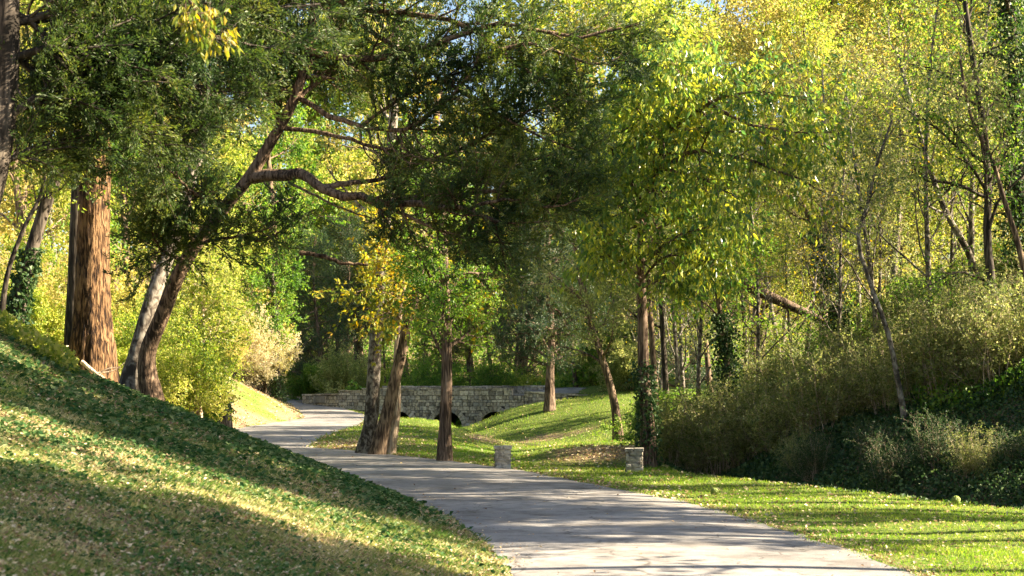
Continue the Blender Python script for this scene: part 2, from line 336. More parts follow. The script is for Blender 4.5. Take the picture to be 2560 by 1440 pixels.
for x in np.linspace(-60, 60, 9): anch.append((x, 135)); anch.append((x, 200))
anch = np.array(anch)
keep = np.array([np.min(np.hypot(*(cpx - a).T)) > 2.0 for a in anch]); anch = anch[keep]
A_ = np.vstack([cpx, anch]); res = np.concatenate([cpz - base(cpx[:, 0], cpx[:, 1]), np.zeros(len(anch))])
def kern(d): return d
Kx = kern(np.hypot(A_[:, None, 0] - A_[None, :, 0], A_[:, None, 1] - A_[None, :, 1])) - np.eye(len(A_)) * .03
Wt = np.linalg.solve(Kx, res)
def vnoise(x, y, s, seed=0):
    return (np.sin(x * s + 1.3 * seed + 1.7 * np.sin(y * s * .7 + seed)) + np.sin(y * s * 1.3 + 2.1 * seed + 1.3 * np.sin(x * s * .9 + 2 * seed)) + np.sin((x + y) * s * .6 + seed)) / 3
def ground(x, y):
    x = np.atleast_1d(np.asarray(x, float)).ravel(); y = np.atleast_1d(np.asarray(y, float)).ravel()
    out = base(x, y)
    for i in range(0, len(x), 20000):
        sl_ = slice(i, i + 20000)
        d = np.hypot(x[sl_, None] - A_[None, :, 0], y[sl_, None] - A_[None, :, 1])
        fade = np.clip((170 - y[sl_]) / 30, 0, 1) * np.clip((70 - np.abs(x[sl_])) / 20, 0, 1)
        out[sl_] += (d @ Wt) * fade
    off = np.clip(np.maximum(xl(y) - x, x - xr(y)) / 2, 0, 1)
    out += np.clip((xl(y) - x) / 1.5, 0, 1) * (y < 70) * (.03 * vnoise(x, y, 3.1, 4) + .02 * vnoise(x, y, 6.3, 2))
    out += off * (.05 * vnoise(x, y, 1.1) + .12 * np.clip((np.abs(x + 2) - 10) / 10, 0, 1) * vnoise(x, y, .5, 2))
    return out
def gz(x, y): return float(ground(x, y)[0])

def in_road(x, y, m=0.0): return (x > xl(y) - m) & (x < xr(y) + m) & (y < 138.5)

yy = np.concatenate([np.linspace(-8, 5, 14), np.geomspace(5.4, 140, 330), np.geomspace(142, 420, 50)])
uu = np.concatenate([np.linspace(-2.2, -.47, 60), np.linspace(-.46, .46, 300), np.linspace(.47, 2.2, 60)])
YY, UU = np.meshgrid(yy, uu, indexing='ij'); XX = UU * (YY + 12) * .97
gx, gy = XX.ravel(), YY.ravel(); gzv = ground(gx, gy)
ins = in_road(gx, gy, -.12)
gzv = np.where(ins, zroad(gy) - .07, gzv)
r_, c_ = YY.shape; ii = np.arange(r_ * c_).reshape(r_, c_)
gq = np.stack([ii[:-1, :-1], ii[:-1, 1:], ii[1:, 1:], ii[1:, :-1]], -1).reshape(-1, 4)
gme = mesh_np('ground', np.stack([gx, gy, gzv], 1), gq, smooth=True)
def litter_amt(x, y):
    L_ = np.zeros_like(x)
    dl = xl(y) - x; dr = x - xr(y); e = x - toe(y)
    L_ = np.where(dl > 0, np.clip(.45 + .35 * vnoise(x, y, .8, 3) + .2 * vnoise(x, y, 2.7, 7) + .5 * np.clip((dl - 8) / 4, 0, 1) + .5 * np.exp(-dl / .35), 0, 1), L_)
    L_ = np.where(e > -.3, np.clip(.3 + e * .8, 0, 1), L_)
    L_ = np.where((dr > 0) & (e <= -.3), .5 * np.exp(-dr / .5) + .12, L_)
    # leaf-strewn patches: the wedge beside the trunks, the near slopes of the mounds
    for (cx_, cy_, rx, ry, a) in [(-6.5, 58, 3, 8, .75), (3.3, 46.5, 2.4, 2.2, .95), (1.2, 86, 5, 1.6, .8), (-1.5, 68, 1.4, 5, .7), (6, 72, 3.5, 6, .8), (-3.4, 70, 1.3, 3, .5), (3.5, 70, 6, 2, .4), (1, 72, 3, 4, .5)]:
        L_ = np.maximum(L_, a * np.exp(-((x - cx_) / rx)**2 - ((y - cy_) / ry)**2))
    L_ = np.where(y > 112, np.maximum(L_, .85), L_)
    return L_
la = gme.attributes.new('litter', 'FLOAT', 'POINT'); la.data.foreach_set('value', litter_amt(gx, gy).astype(np.float32))
tag(obj('ground', gme, M['ground']), kind='structure')

# road: one ribbon between its two edges
ys = np.concatenate([np.linspace(-8, 16, 12), np.geomspace(16.5, 138, 150)])
tt = np.linspace(0, 1, 9)
RX = xl(ys)[:, None] * (1 - tt) + xr(ys)[:, None] * tt
jit = np.zeros_like(RX); jit[:, 0] = rng.normal(0, .05, len(ys)) + .1 * np.sin(ys * 2.1) * np.sin(ys * .7); jit[:, -1] = rng.normal(0, .04, len(ys)) + .05 * np.sin(ys * 2.7 + 1)
RX = RX + jit
crown = .03 * (1 - (2 * tt - 1)**2)
RZ = zroad(ys)[:, None] + .012 + crown[None, :]; RZ[:, 0] -= .0; 
RY = np.repeat(ys[:, None], 9, 1)
ii = np.arange(RX.size).reshape(RX.shape)
rq = np.stack([ii[:-1, :-1], ii[:-1, 1:], ii[1:, 1:], ii[1:, :-1]], -1).reshape(-1, 4)
tag(obj('road', mesh_np('road', np.stack([RX.ravel(), RY.ravel(), RZ.ravel()], 1), rq, smooth=True), M['road']), kind='structure')
# creek water
wx = np.array([-4.6, -2.6, -3.4, -1.4, -2.6, -.6, -1.5, .8, -.9, 3.0, 1, 6.5]).reshape(-1, 2); wy = np.array([104, 104, 92, 92, 84, 84, 77, 78, 71, 74, 67, 69.])
# flat sheet at the creek bed, the banks rise out of it
cw = np.array([(-4.2, 112), (-3.9, 101), (-3.2, 94), (-2.4, 88), (-1.4, 84), (.2, 82), (2.4, 80.8), (4.4, 79.5)], float)
cn = np.gradient(cw, axis=0); cn = np.stack([-cn[:, 1], cn[:, 0]], 1) / np.linalg.norm(cn, axis=1)[:, None]
V = []
for c_, n_ in zip(cw, cn): V += [(c_[0] - n_[0] * 1.7, c_[1] - n_[1] * 1.7, -.8), (c_[0] + n_[0] * 1.7, c_[1] + n_[1] * 1.7, -.8)]
tag(obj('creek_water', mesh_np('creek_water', np.array(V), [(2 * i, 2 * i + 1, 2 * i + 3, 2 * i + 2) for i in range(len(cw) - 1)]), M['water']), kind='structure')

rp = smooth_path([(-15.6, 115.5, 1.47), (-13.8, 110.5, 1.75), (-11.0, 106.4, 2.03), (1.6, 102.7, 2.06), W(1395, 972, 106), W(1480, 968, 109.5), W(1580, 963, 116), W(1700, 956, 128)], 60)
tn = np.gradient(rp[:, :2], axis=0); tn /= np.linalg.norm(tn, axis=1)[:, None]; nr = np.stack([-tn[:, 1], tn[:, 0]], 1)
V = []
for p, n_ in zip(rp, nr):
    for (o_, dz) in ((-2.0, -.5), (-2.0, .0), (0, .04), (2.0, 0), (2.0, -.5)): V.append((p[0] + n_[0] * o_, p[1] + n_[1] * o_, p[2] + dz))
tag(obj('road', mesh_np('bridge_road', np.array(V), [(5 * i + j, 5 * i + 5 + j, 5 * i + 6 + j, 5 * i + j + 1) for i in range(59) for j in range(4)]), M['road']), kind='structure')

# ------------------------------------------------------------------ stonework
def stones_face(rg, x0, x1, z0f, z1f, depth, hmin=.13, hmax=.33, wmin=.16, wmax=.55, skip=None, y0=0., out=.05, sgn=-1):
    """blocks on a wall face in the local xz plane (face at y=y0, looking along sgn*y)"""
    Vs = []; z = z0f
    while z < z1f - .03:
        h = min(rg.uniform(hmin, hmax), z1f - z)
        x = x0 - rg.uniform(0, wmax * .4); 
        while x < x1:
            w_ = rg.uniform(wmin, wmax); a, b = max(x, x0), min(x + w_, x1)
            if b - a > .06 and not (skip and skip((a + b) / 2, z + h / 2, (b - a) / 2, h / 2)):
                g = .02; p = rg.uniform(0, out); j = lambda: rg.normal(0, .009)
                f = y0 + sgn * (p + .01); bk = y0 - sgn * .05
                Vs.append([(a + g + j(), f, z + g + j()), (b - g + j(), f, z + g + j()), (b - g + j(), f, z + h - g + j()), (a + g + j(), f, z + h - g + j()),
                           (a + g * .3, bk, z + g * .3), (b - g * .3, bk, z + g * .3), (b - g * .3, bk, z + h - g * .3), (a + g * .3, bk, z + h - g * .3)])
            x += w_
        z += h
    V = np.array(Vs).reshape(-1, 3); n = len(Vs)
    q = np.array([(0, 1, 2, 3), (1, 5, 6, 2), (4, 0, 3, 7), (3, 2, 6, 7), (4, 5, 1, 0)])
    if sgn > 0: q = q[:, ::-1]
    Q = (q[None] + (np.arange(n) * 8)[:, None, None]).reshape(-1, 4)
    return V, Q
def prism(poly, y0, y1):
    """extrude an xz outline along y as bmesh -> mesh"""
    import bmesh
    bm = bmesh.new()
    f = bm.faces.new([bm.verts.new((x, y0, z)) for x, z in poly])
    r = bmesh.ops.extrude_face_region(bm, geom=[f])
    bmesh.ops.translate(bm, verts=[v for v in r['geom'] if isinstance(v, bmesh.types.BMVert)], vec=(0, y1 - y0, 0))
    bmesh.ops.recalc_face_normals(bm, faces=bm.faces)
    bmesh.ops.triangulate(bm, faces=[f for f in bm.faces if len(f.verts) > 4])
    me = bpy.data.meshes.new('prism'); bm.to_mesh(me); bm.free(); return me

A0 = np.array([-12.7, 104.0]); B0 = np.array([.84, 100.0]); dvec = (B0 - A0); LB = float(np.hypot(*dvec)); brz = math.atan2(dvec[1], dvec[0])
bridge = empty('stone_bridge', (A0[0], A0[1], 0), brz)
tag(bridge, 'low grey fieldstone bridge with three round arches over the creek', 'bridge')
def s_at(px):  # distance along the wall where the sight line px meets it
    u = (px - 1280) / F; return (A0[0] - u * A0[1]) / (u * dvec[1] - dvec[0]) * LB
cs = [s_at(995), s_at(1117), s_at(1238)]; RI, ZC = 1.18, -.3
poly = [(0.0, -1.4)]
for c in cs:
    poly.append((c - RI, -1.4))
    poly += [(c + RI * cos(a), ZC + RI * sin(a)) for a in np.linspace(pi, 0, 15)]
    poly.append((c + RI, -1.4))
poly += [(LB, -1.4), (LB, 2.0), (0, 2.0)]
obj('deck_body', prism(poly, .06, 5.4), M['mortar'], bridge)
RO = RI + .36
def skip(x, z, hw, hh):
    for c in cs:
        if math.hypot(x - c, z - ZC) < RO - .04 and z > ZC: return True
        if abs(x - c) < RO - .1 and z <= ZC: return True
    return False
rb = np.random.default_rng(3)
obj('face_wall', mesh_np('face_wall', *stones_face(rb, 0, LB, -1.2, 2.0, 0, skip=skip, y0=.05)), M['stone'], bridge)
for c in cs:   # voussoirs
    Vs = []; k = 15
    for i in range(k):
        a0, a1 = pi * i / k + .012, pi * (i + 1) / k - .012; o_ = rb.uniform(.06, .1); ro = RO + rb.uniform(-.05, .04)
        ring = [(c + r * cos(a), z_, ZC + r * sin(a)) for z_ in (.05 - o_, .2) for (r, a) in ((RI - .02, a0), (ro, a0), (ro, a1), (RI - .02, a1))]
        Vs.append(ring)
    V = np.array(Vs).reshape(-1, 3)
    q = np.array([(0, 1, 2, 3), (1, 0, 4, 5), (2, 1, 5, 6), (3, 2, 6, 7), (0, 3, 7, 4)])
    obj('arch_ring', mesh_np('arch_ring', V, (q[None] + (np.arange(k) * 8)[:, None, None]).reshape(-1, 4)), M['stone'], bridge)
def box_me(x0, x1, y0, y1, z0, z1, name='box'):
    V = np.array([(x, y, z) for z in (z0, z1) for y in (y0, y1) for x in (x0, x1)])
    return V, np.array([(0, 2, 3, 1), (4, 5, 7, 6), (0, 1, 5, 4), (2, 6, 7, 3), (0, 4, 6, 2), (1, 3, 7, 5)])
def cap_row(rg, x0, x1, y0, y1, z0, z1):
    parts = []; x = x0
    while x < x1 - .1:
        w_ = min(rg.uniform(.4, .9), x1 - x); dz = rg.normal(0, .012)
        parts.append(box_me(x + .008, x + w_ - .008, y0 + rg.normal(0, .012), y1, z0 + dz, z1 + dz)); x += w_
    return join(parts)
# near and far parapets
for (nm, y0, xa, xb, zt, sg) in (('parapet', .05, 1.9, LB - .9, 2.53, -1), ('parapet', 5.0, 1.5, LB + .2, 2.72, 1)):
    pr = obj(nm, mesh_np(nm, *join([box_me(xa, xb, y0 + .02, y0 + .38, 1.9, zt - .1), stones_face(rb, xa, xb, 2.0, zt - .11, 0, y0=y0), ])), M['stone'], bridge)
    obj('coping', mesh_np('coping', *cap_row(rb, xa - .05, xb + .05, y0 - .05, y0 + .45, zt - .1, zt)), M['stone'], pr)
obj('end_block', mesh_np('end_block', *join([box_me(0, 1.88, .07, .45, 1.9, 2.3), stones_face(rb, 0, 1.88, 2.0, 2.3, 0, y0=.05), cap_row(rb, 0, 1.88, 0, .5, 2.3, 2.38)])), M['stone'], bridge)
# wing walls at both ends
def wing(p0, p1, zt0, zt1, name, label, zb=-.6):
    p0 = np.array(p0); p1 = np.array(p1); d = p1 - p0; L_ = float(np.hypot(*d))
    o = empty(name, (p0[0], p0[1], 0), math.atan2(d[1], d[0]))
    zt = lambda s: zt0 + (zt1 - zt0) * s / L_
    V, Q = stones_face(rb, 0, L_, zb, max(zt0, zt1), 0, skip=lambda x, z, hw, hh: z + hh > zt(x) + .02, y0=.02)
    cp = join([box_me(s, s + .5, -.06, .42, zt(s + .25) - .1, zt(s + .25) + rb.uniform(-.02, .04)) for s in np.arange(0, L_ - .3, .51)])
    cv = prism([(0, zb), (L_, zb), (L_, zt1 - .08), (0, zt0 - .08)], .04, .4)
    obj('wall_core', cv, M['mortar'], o); obj('wall_face', mesh_np('wall_face', V, Q), M['stone'], o); obj('coping', mesh_np('coping', *cp), M['stone'], o)
    tag(o, label, 'wall')
wing((-16.2, 110), (-12.72, 104.05), 2.06, 2.14, 'wing_wall', 'low rubble wing wall at the road end of the stone bridge')
wing((.87, 99.95), (6.0, 99.2), 2.3, 1.98, 'wing_wall', 'low rubble wing wall running right from the bridge behind the big trunk')

def stone_pillar(px, py, D, wdt, hgt, label, rz, seed, mt='palestone'):
    p = W(px, py, D); z = gz(p[0], p[1]) - .05
    o = empty('stone_pillar', (p[0], p[1], z), rz); tag(o, label, 'stone pillar', 'stone pillars beside the verge')
    rg = np.random.default_rng(seed); h = wdt / 2; parts = [box_me(-h + .03, h - .03, -h + .03, h - .03, 0, hgt)]
    V, Q = stones_face(rg, -h, h, 0, hgt, 0, .06, .16, .1, .32, y0=-h + .03, out=.035); parts.append((V, Q))
    for k in (1, 2, 3):
        V, Q = stones_face(rg, -h, h, 0, hgt, 0, .06, .16, .1, .32, y0=-h + .03, out=.035)
        a = k * pi / 2; Rm = np.array([[cos(a), -sin(a), 0], [sin(a), cos(a), 0], [0, 0, 1]]); parts.append((V @ Rm.T, Q))
    obj('shaft', mesh_np('shaft', *join(parts)), M[mt], o)
    cps = []
    for (ax_, bx_) in ((-h - .02, -.03), (0.0, h + .02)):
        cps.append(box_me(ax_, bx_, -h - .02, h + .02, hgt, hgt + .075 + rg.uniform(0, .02)))
    obj('cap', mesh_np('cap', *join(cps)), M[mt], o)
stone_pillar(1257, 1170, 40.2, .44, .65, 'pale square stone pillar on the bright grass right of the lone reddish trunk', .12, 11)
stone_pillar(1586, 1181, 38.6, .46, .60, 'grey weathered stone pillar in the shade against the dark shrubs', -.1, 12, 'stone')

# ------------------------------------------------------------------ trees
def hero_path(pts, K=16):
    """pts: (px, py, depth) along the stem"""
    return smooth_path([W(*p) for p in pts], K)
def stem_mesh(path, r0, r1, S=16, flare=.35, ridges=0., rg=rng, name='trunk'):
    K = len(path); R = np.linspace(r0, r1, K); R = R * (1 + flare * np.exp(-np.arange(K) / K * 14))
    V, Q = tubes(path[None], R[None], S)
    if ridges:
        a = np.arange(S)
        prof = 1 + ridges * np.sign(np.sin(a * 2.4)) * rg.uniform(.3, 1, S)
        Vr = V.reshape(K, S, 3); cen = path[:, None, :]
        sh = prof[None, :] + .03 * rg.standard_normal((K, S))
        V = (cen + (Vr - cen) * sh[..., None]).reshape(-1, 3)
    return V, Q, R

def make_tree(name, label, cat, pts, r0, r1, leaf, bark, seed, limbs=10, t0=.45, L1=3.0, n2=7, L2=1.3, n3=6, L3=.55, nl=10, size=.1, aspect=.5,
              extra_limbs=(), up1=.35, droop=.3, ang1=60, group=None, ivy=None, ridges=0., S=14, wig=.22, spread=.05, along=.4, K=18, lenf=None, grav2=0., n2x=None, twigs=True):
    rg = np.random.default_rng(seed)
    path = hero_path(pts, K)
    b = path[0].copy()
    if name != 'leafy_branch': b[2] = min(b[2], gz(b[0], b[1])) - .05; path[0] = b
    o = empty(name, tuple(b)); tag(o, label, cat, group)
    V, Q, R = stem_mesh(path - b, r0, r1, S, flare=.42, ridges=ridges, rg=rg)
    parts = [(V, Q)]
    crown = []
    P0, R0 = (path - b)[None], R[None]
    Ls = []
    if limbs:
        P1, R1 = spawn(rg, P0, R0, limbs, t0, 1.0, ang1, L1, K=7, up=up1, wig=wig, rr=.5, lenf=lenf or (lambda t: 1.15 - .5 * t))
        parts.append(tubes(P1, R1, 6)); Ls.append((P1, R1, n2, .15))
    for lp, lr0, lr1, *lt in extra_limbs:
        e = smooth_path([W(*p) for p in lp], 16) - b; er = np.linspace(lr0, lr1, 16)
        e[2:-1] += rg.normal(0, lr0 * .25, (13, 3)); parts.append(tubes(e[None], er[None], 9, rough=.06, rg=rg)); Ls.append((e[None], er[None], (lt[1] if len(lt) > 1 else n2x or n2 * 2), lt[0] if lt else .12))
    tw = []
    for (P1, R1, n_, ts) in Ls:
        P2, R2 = spawn(rg, P1, R1, n_, ts, 1, 50, L2, K=5, up=.1, wig=wig, rr=.5, grav=grav2)
        parts.append(tubes(P2, R2, 4))
        P3, R3 = spawn(rg, P2, R2, n3, .1, 1, 45, L3, K=4, up=.05, wig=.3, rr=.5, rmin=.003, grav=grav2)
        if twigs: parts.append(tubes(P3, R3, 3))
        tw.append(P3); tw.append(P2[:, -4:, :])
    if nl and tw:
        T_ = np.concatenate(tw)
        crown.append(leaves(rg, T_, nl, size, aspect, along, droop, spread))
    me = mesh_np('trunk', *join(parts), smooth=True); obj('trunk', me, M[bark], o)
    if crown: obj('crown', mesh_np('crown', *join(crown)), M[leaf], o)
    if ivy:
        t_a, t_b, n_i, sp = ivy
        ti = rg.uniform(t_a, t_b, (1, n_i)); p, T, r = at(P0, R0, ti); p = p[0]; r = r[0]
        d = unit(rg.standard_normal((n_i, 3)) * np.array([1, 1, .25])); rad = r + np.abs(rg.normal(0, sp, n_i)) * (.4 + .6 * np.abs(np.sin(ti[0] * 23)))
        p = p + d * rad[:, None]
        stub = np.stack([p, p + d * .02 + np.array([0, 0, -.02])], 1)
        obj('ivy', mesh_np('ivy', *leaves(rg, stub, 1, .1, .85, .2, .6, .01, upn=.2)), M['ivy'], o)
    return o

# --- prototypes that are copied into the woods
PROTO = {}
def proto(key, seed, h, r0, limbs, t0, L1, n2, L2, n3, L3, nl, size, leaf, bark, aspect=.55, up1=.4, lean=.06, kind='broad', droop=.25, along=.4, spread=.08):
    rg = np.random.default_rng(seed)
    K = 14; zz = np.linspace(0, h, K)
    path = np.stack([lean * zz * .5 + .25 * np.sin(zz * .35 + seed), lean * zz * .3 + .25 * np.sin(zz * .3 + 2 * seed), zz], 1); path -= path[0]
    V, Q, R = stem_mesh(path, r0, r0 * .25, 9, rg=rg)
    lf = (lambda t: 1.25 - .75 * t) if kind == 'broad' else (lambda t: 1.35 - 1.2 * t)
    P1, R1 = spawn(rg, path[None], R[None], limbs, t0, 1, 58 if kind == 'broad' else 80, L1, K=6, up=up1, wig=.2, rr=.45, lenf=lf)
    P2, R2 = spawn(rg, P1, R1, n2, .2, 1, 48, L2, K=4, up=.1, wig=.25)
    P3, R3 = spawn(rg, P2, R2, n3, .1, 1, 45, L3, K=4, up=.05, wig=.3, rmin=.004)
    tm = mesh_np('trunk', *join([(V, Q), tubes(P1, R1, 5), tubes(P2, R2, 3), tubes(P3, R3, 3)]), smooth=True)
    tm.materials.append(M[bark])
    cm = mesh_np('crown', *leaves(rg, np.concatenate([P3, P2]), nl, size, aspect, along, droop, spread)); cm.materials.append(M[leaf])
    PROTO[key] = (tm, cm, h)
proto('broad_a', 1, 15, .2, 16, .28, 4.2, 8, 1.7, 6, .8, 16, .15, 'lime', 'bark')
proto('broad_b', 2, 17, .22, 18, .35, 4.0, 8, 1.8, 6, .8, 16, .15, 'green', 'bark', lean=-.05)
proto('broad_c', 3, 12, .13, 15, .25, 3.4, 8, 1.4, 6, .7, 10, .12, 'gold', 'greybark', lean=.12)
proto('open_a', 4, 14, .15, 14, .3, 4.0, 7, 1.7, 5, .8, 6, .13, 'lime', 'greybark', lean=.1)
proto('bare', 14, 12, .11, 16, .25, 3.4, 8, 1.5, 6, .8, 1, .11, 'olive', 'greybark', lean=.1)
proto('far_a', 5, 22, .3, 20, .18, 6.0, 9, 2.6, 6, 1.2, 15, .27, 'lime', 'bark', spread=.18)
proto('far_b', 6, 24, .3, 20, .15, 5.5, 9, 2.6, 6, 1.2, 15, .27, 'green', 'bark', lean=-.03, spread=.18)
proto('cedar', 7, 14, .22, 46, .12, 3.2, 9, 1.3, 6, .6, 18, .13, 'cedar2', 'redbark', aspect=.28, up1=.1, kind='cone', droop=0, along=.7, lean=0)
PROTO['_'] = None
def place(key, x, y, s, rz, leaf, name, label, cat='tree', group=None, tilt=(0, 0), bark=None):
    tm, cm, h = PROTO[key]
    o = empty(name, (x, y, gz(x, y) - .1), rz, s); o.rotation_euler = (tilt[0], tilt[1], rz)
    tag(o, label, cat, group)
    obj('trunk', tm, M[bark] if bark else None, o); obj('crown', cm, M[leaf] if leaf else None, o)
    return o
ORD = ['first', 'second', 'third', 'fourth', 'fifth', 'sixth', 'seventh', 'eighth', 'ninth', 'tenth', 'eleventh', 'twelfth', 'thirteenth', 'fourteenth', 'fifteenth', 'sixteenth', 'seventeenth', 'eighteenth', 'nineteenth', 'twentieth']
ORD += ['twenty-' + q for q in ORD[:9]] + ['thirtieth'] + ['thirty-' + q for q in ORD[:9]]
LOOK = {'amber': 'nearly bare grey-twigged', 'lime': 'yellow-green leafy', 'green': 'mid-green leafy', 'gold': 'golden-green leafy', 'olive': 'olive sparse-leaved', 'cedar2': 'dark green feathery evergreen'}
def wood(rows, where, group, seed, cat='tree'):
    """rows: (key, px, D, scale, leaf). Ordinal labels run left to right within each look."""
    rg = np.random.default_rng(seed); cnt = {}
    tot = {}
    for r in rows: tot[r[4]] = tot.get(r[4], 0) + 1
    for (key, px, D, s, leaf) in sorted(rows, key=lambda r: r[1]):
        k = cnt.get(leaf, 0); cnt[leaf] = k + 1
        lb = (ORD[k] + ' ' if tot[leaf] > 1 else 'only ') + LOOK[leaf] + ' tree from the left ' + where if tot[leaf] > 1 else LOOK[leaf] + ' tree ' + where
        x = (px - 1280) * D / F
        place(key, x, D, s, rg.uniform(0, 6.28), leaf, 'evergreen_tree' if leaf == 'cedar2' else 'leafy_tree', lb, cat, group, tilt=(rg.normal(0, .04), rg.normal(0, .04)), bark=None)

# wood behind the bridge
wood([('far_a', 560, 150, .95, 'lime'), ('far_b', 720, 175, 1.0, 'green'), ('far_a', 840, 150, .8, 'lime'), ('far_b', 990, 160, .95, 'green'), ('far_a', 1130, 170, 1.05, 'lime'),
      ('far_a', 1230, 140, .75, 'olive'), ('far_b', 1330, 165, 1.0, 'green'), ('far_a', 1450, 150, .95, 'lime'), ('far_b', 1560, 135, .85, 'olive'), ('far_a', 1680, 150, 1.0, 'gold'),
      ('cedar', 800, 122, 1.0, 'cedar2'), ('cedar', 870, 132, 1.2, 'cedar2'), ('cedar', 1290, 125, .9, 'cedar2'), ('broad_b', 960, 124, .55, 'green'), ('broad_a', 1060, 120, .5, 'green'), ('broad_b', 1170, 122, .5, 'lime'),
      ('broad_c', 1500, 118, .7, 'olive'), ('far_a', 640, 200, 1.1, 'gold'), ('far_b', 1060, 215, 1.15, 'gold'), ('far_a', 1400, 210, 1.1, 'green'), ('far_a', 880, 225, 1.2, 'lime'), ('far_b', 760, 140, 1.1, 'lime'), ('far_b', 690, 128, 1.35, 'green'), ('far_a', 800, 155, 1.6, 'lime'), ('far_b', 900, 165, 1.65, 'green'), ('far_a', 1010, 150, 1.6, 'lime'), ('far_b', 1300, 150, 1.65, 'lime'), ('far_a', 1420, 160, 1.8, 'gold'), ('far_b', 1530, 150, 1.7, 'lime'), ('far_a', 1640, 145, 1.7, 'lime'), ('far_a', 930, 135, 1.0, 'lime'), ('far_a', 1180, 150, 1.2, 'gold'), ('far_b', 1400, 135, 1.0, 'lime'), ('far_b', 1620, 128, 1.0, 'lime'), ('far_a', 500, 170, 1.3, 'lime'), ('cedar', 1110, 122, .8, 'cedar2'), ('broad_b', 1440, 108, .7, 'green'), ('broad_a', 1550, 104, .75, 'lime'), ('far_b', 1250, 230, 1.2, 'olive')],
     'in the wood behind the stone bridge', 'trees in the wood behind the bridge', 21)
# wood on the left slope
wood([('open_a', -60, 46, .9, 'lime'), ('broad_a', 90, 44, .8, 'lime'), ('broad_b', 330, 50, .85, 'green'), ('broad_a', 60, 62, 1.0, 'gold'), ('broad_a', 250, 64, 1.0, 'lime'), ('broad_b', 470, 66, .8, 'lime'),
      ('open_a', 150, 78, 1.1, 'green'), ('broad_b', 380, 84, 1.1, 'gold'), ('far_a', 560, 100, .8, 'lime'), ('far_b', 300, 110, .9, 'lime'), ('far_a', 100, 105, 1.0, 'gold'), ('far_a', 450, 130, 1.0, 'green'), ('broad_c', 520, 72, .7, 'lime')],
     'in the sunlit wood on the left slope', 'trees on the left slope', 22)
# wood on the right hill
wood([('broad_c', 1720, 62, .95, 'olive'), ('broad_c', 1860, 52, .8, 'lime'), ('open_a', 1960, 58, .8, 'gold'), ('broad_a', 2080, 60, .8, 'lime'), ('open_a', 2230, 52, .75, 'olive'), ('broad_c', 2330, 50, .9, 'lime'),
      ('open_a', 2440, 46, .7, 'gold'), ('broad_a', 2600, 48, .8, 'green'), ('broad_b', 1780, 74, .8, 'lime'), ('open_a', 1950, 74, .9, 'gold'), ('open_a', 2150, 70, .95, 'lime'), ('open_a', 2320, 72, 1.0, 'olive'),
      ('broad_a', 2500, 66, .95, 'lime'), ('far_a', 1660, 100, .75, 'green'), ('far_a', 1830, 105, .8, 'olive'), ('far_b', 2040, 105, .85, 'lime'), ('far_a', 2260, 100, .85, 'gold'), ('far_b', 2480, 98, .85, 'olive'),
      ('cedar', 1700, 88, .9, 'cedar2'), ('far_a', 1740, 116, 1.25, 'lime'), ('far_b', 1900, 120, 1.3, 'gold'), ('far_a', 2080, 118, 1.3, 'lime'), ('far_b', 2260, 112, 1.2, 'gold'), ('far_a', 2420, 110, 1.25, 'lime'), ('far_b', 2580, 106, 1.2, 'lime'), ('far_b', 2110, 135, 1.7, 'gold'), ('far_a', 2200, 140, 1.8, 'lime'),
      ('broad_b', 1880, 66, 1.05, 'gold'), ('broad_a', 2060, 68, 1.1, 'lime'), ('broad_b', 2220, 62, 1.1, 'gold'), ('broad_a', 2400, 58, 1.1, 'lime'), ('broad_b', 2560, 55, 1.1, 'lime'), ('broad_c', 2000, 50, .6, 'lime'), ('broad_c', 2160, 46, .6, 'olive'), ('broad_c', 2360, 43, .6, 'lime'), ('broad_c', 2520, 40, .55, 'gold')],
     'in the wood covering the right hill', 'trees on the right hill', 23)
wood([('bare', 1750, 47, .85, 'amber'), ('bare', 1900, 46, .8, 'amber'), ('bare', 2010, 50, 1.0, 'amber'), ('bare', 2200, 43, .85, 'amber'), ('bare', 2320, 40, .9, 'amber'), ('bare', 2430, 42, 1.0, 'amber'), ('bare', 2080, 44, .7, 'amber'), ('bare', 1700, 56, 1.0, 'amber'), ('bare', 1665, 84, 1.0, 'amber'), ('bare', 1690, 90, 1.1, 'amber'), ('bare', 1640, 94, .9, 'amber'), ('bare', 1655, 78, .9, 'amber')],
     'standing among the scrub of the right hill', 'bare trees on the right hill', 24)

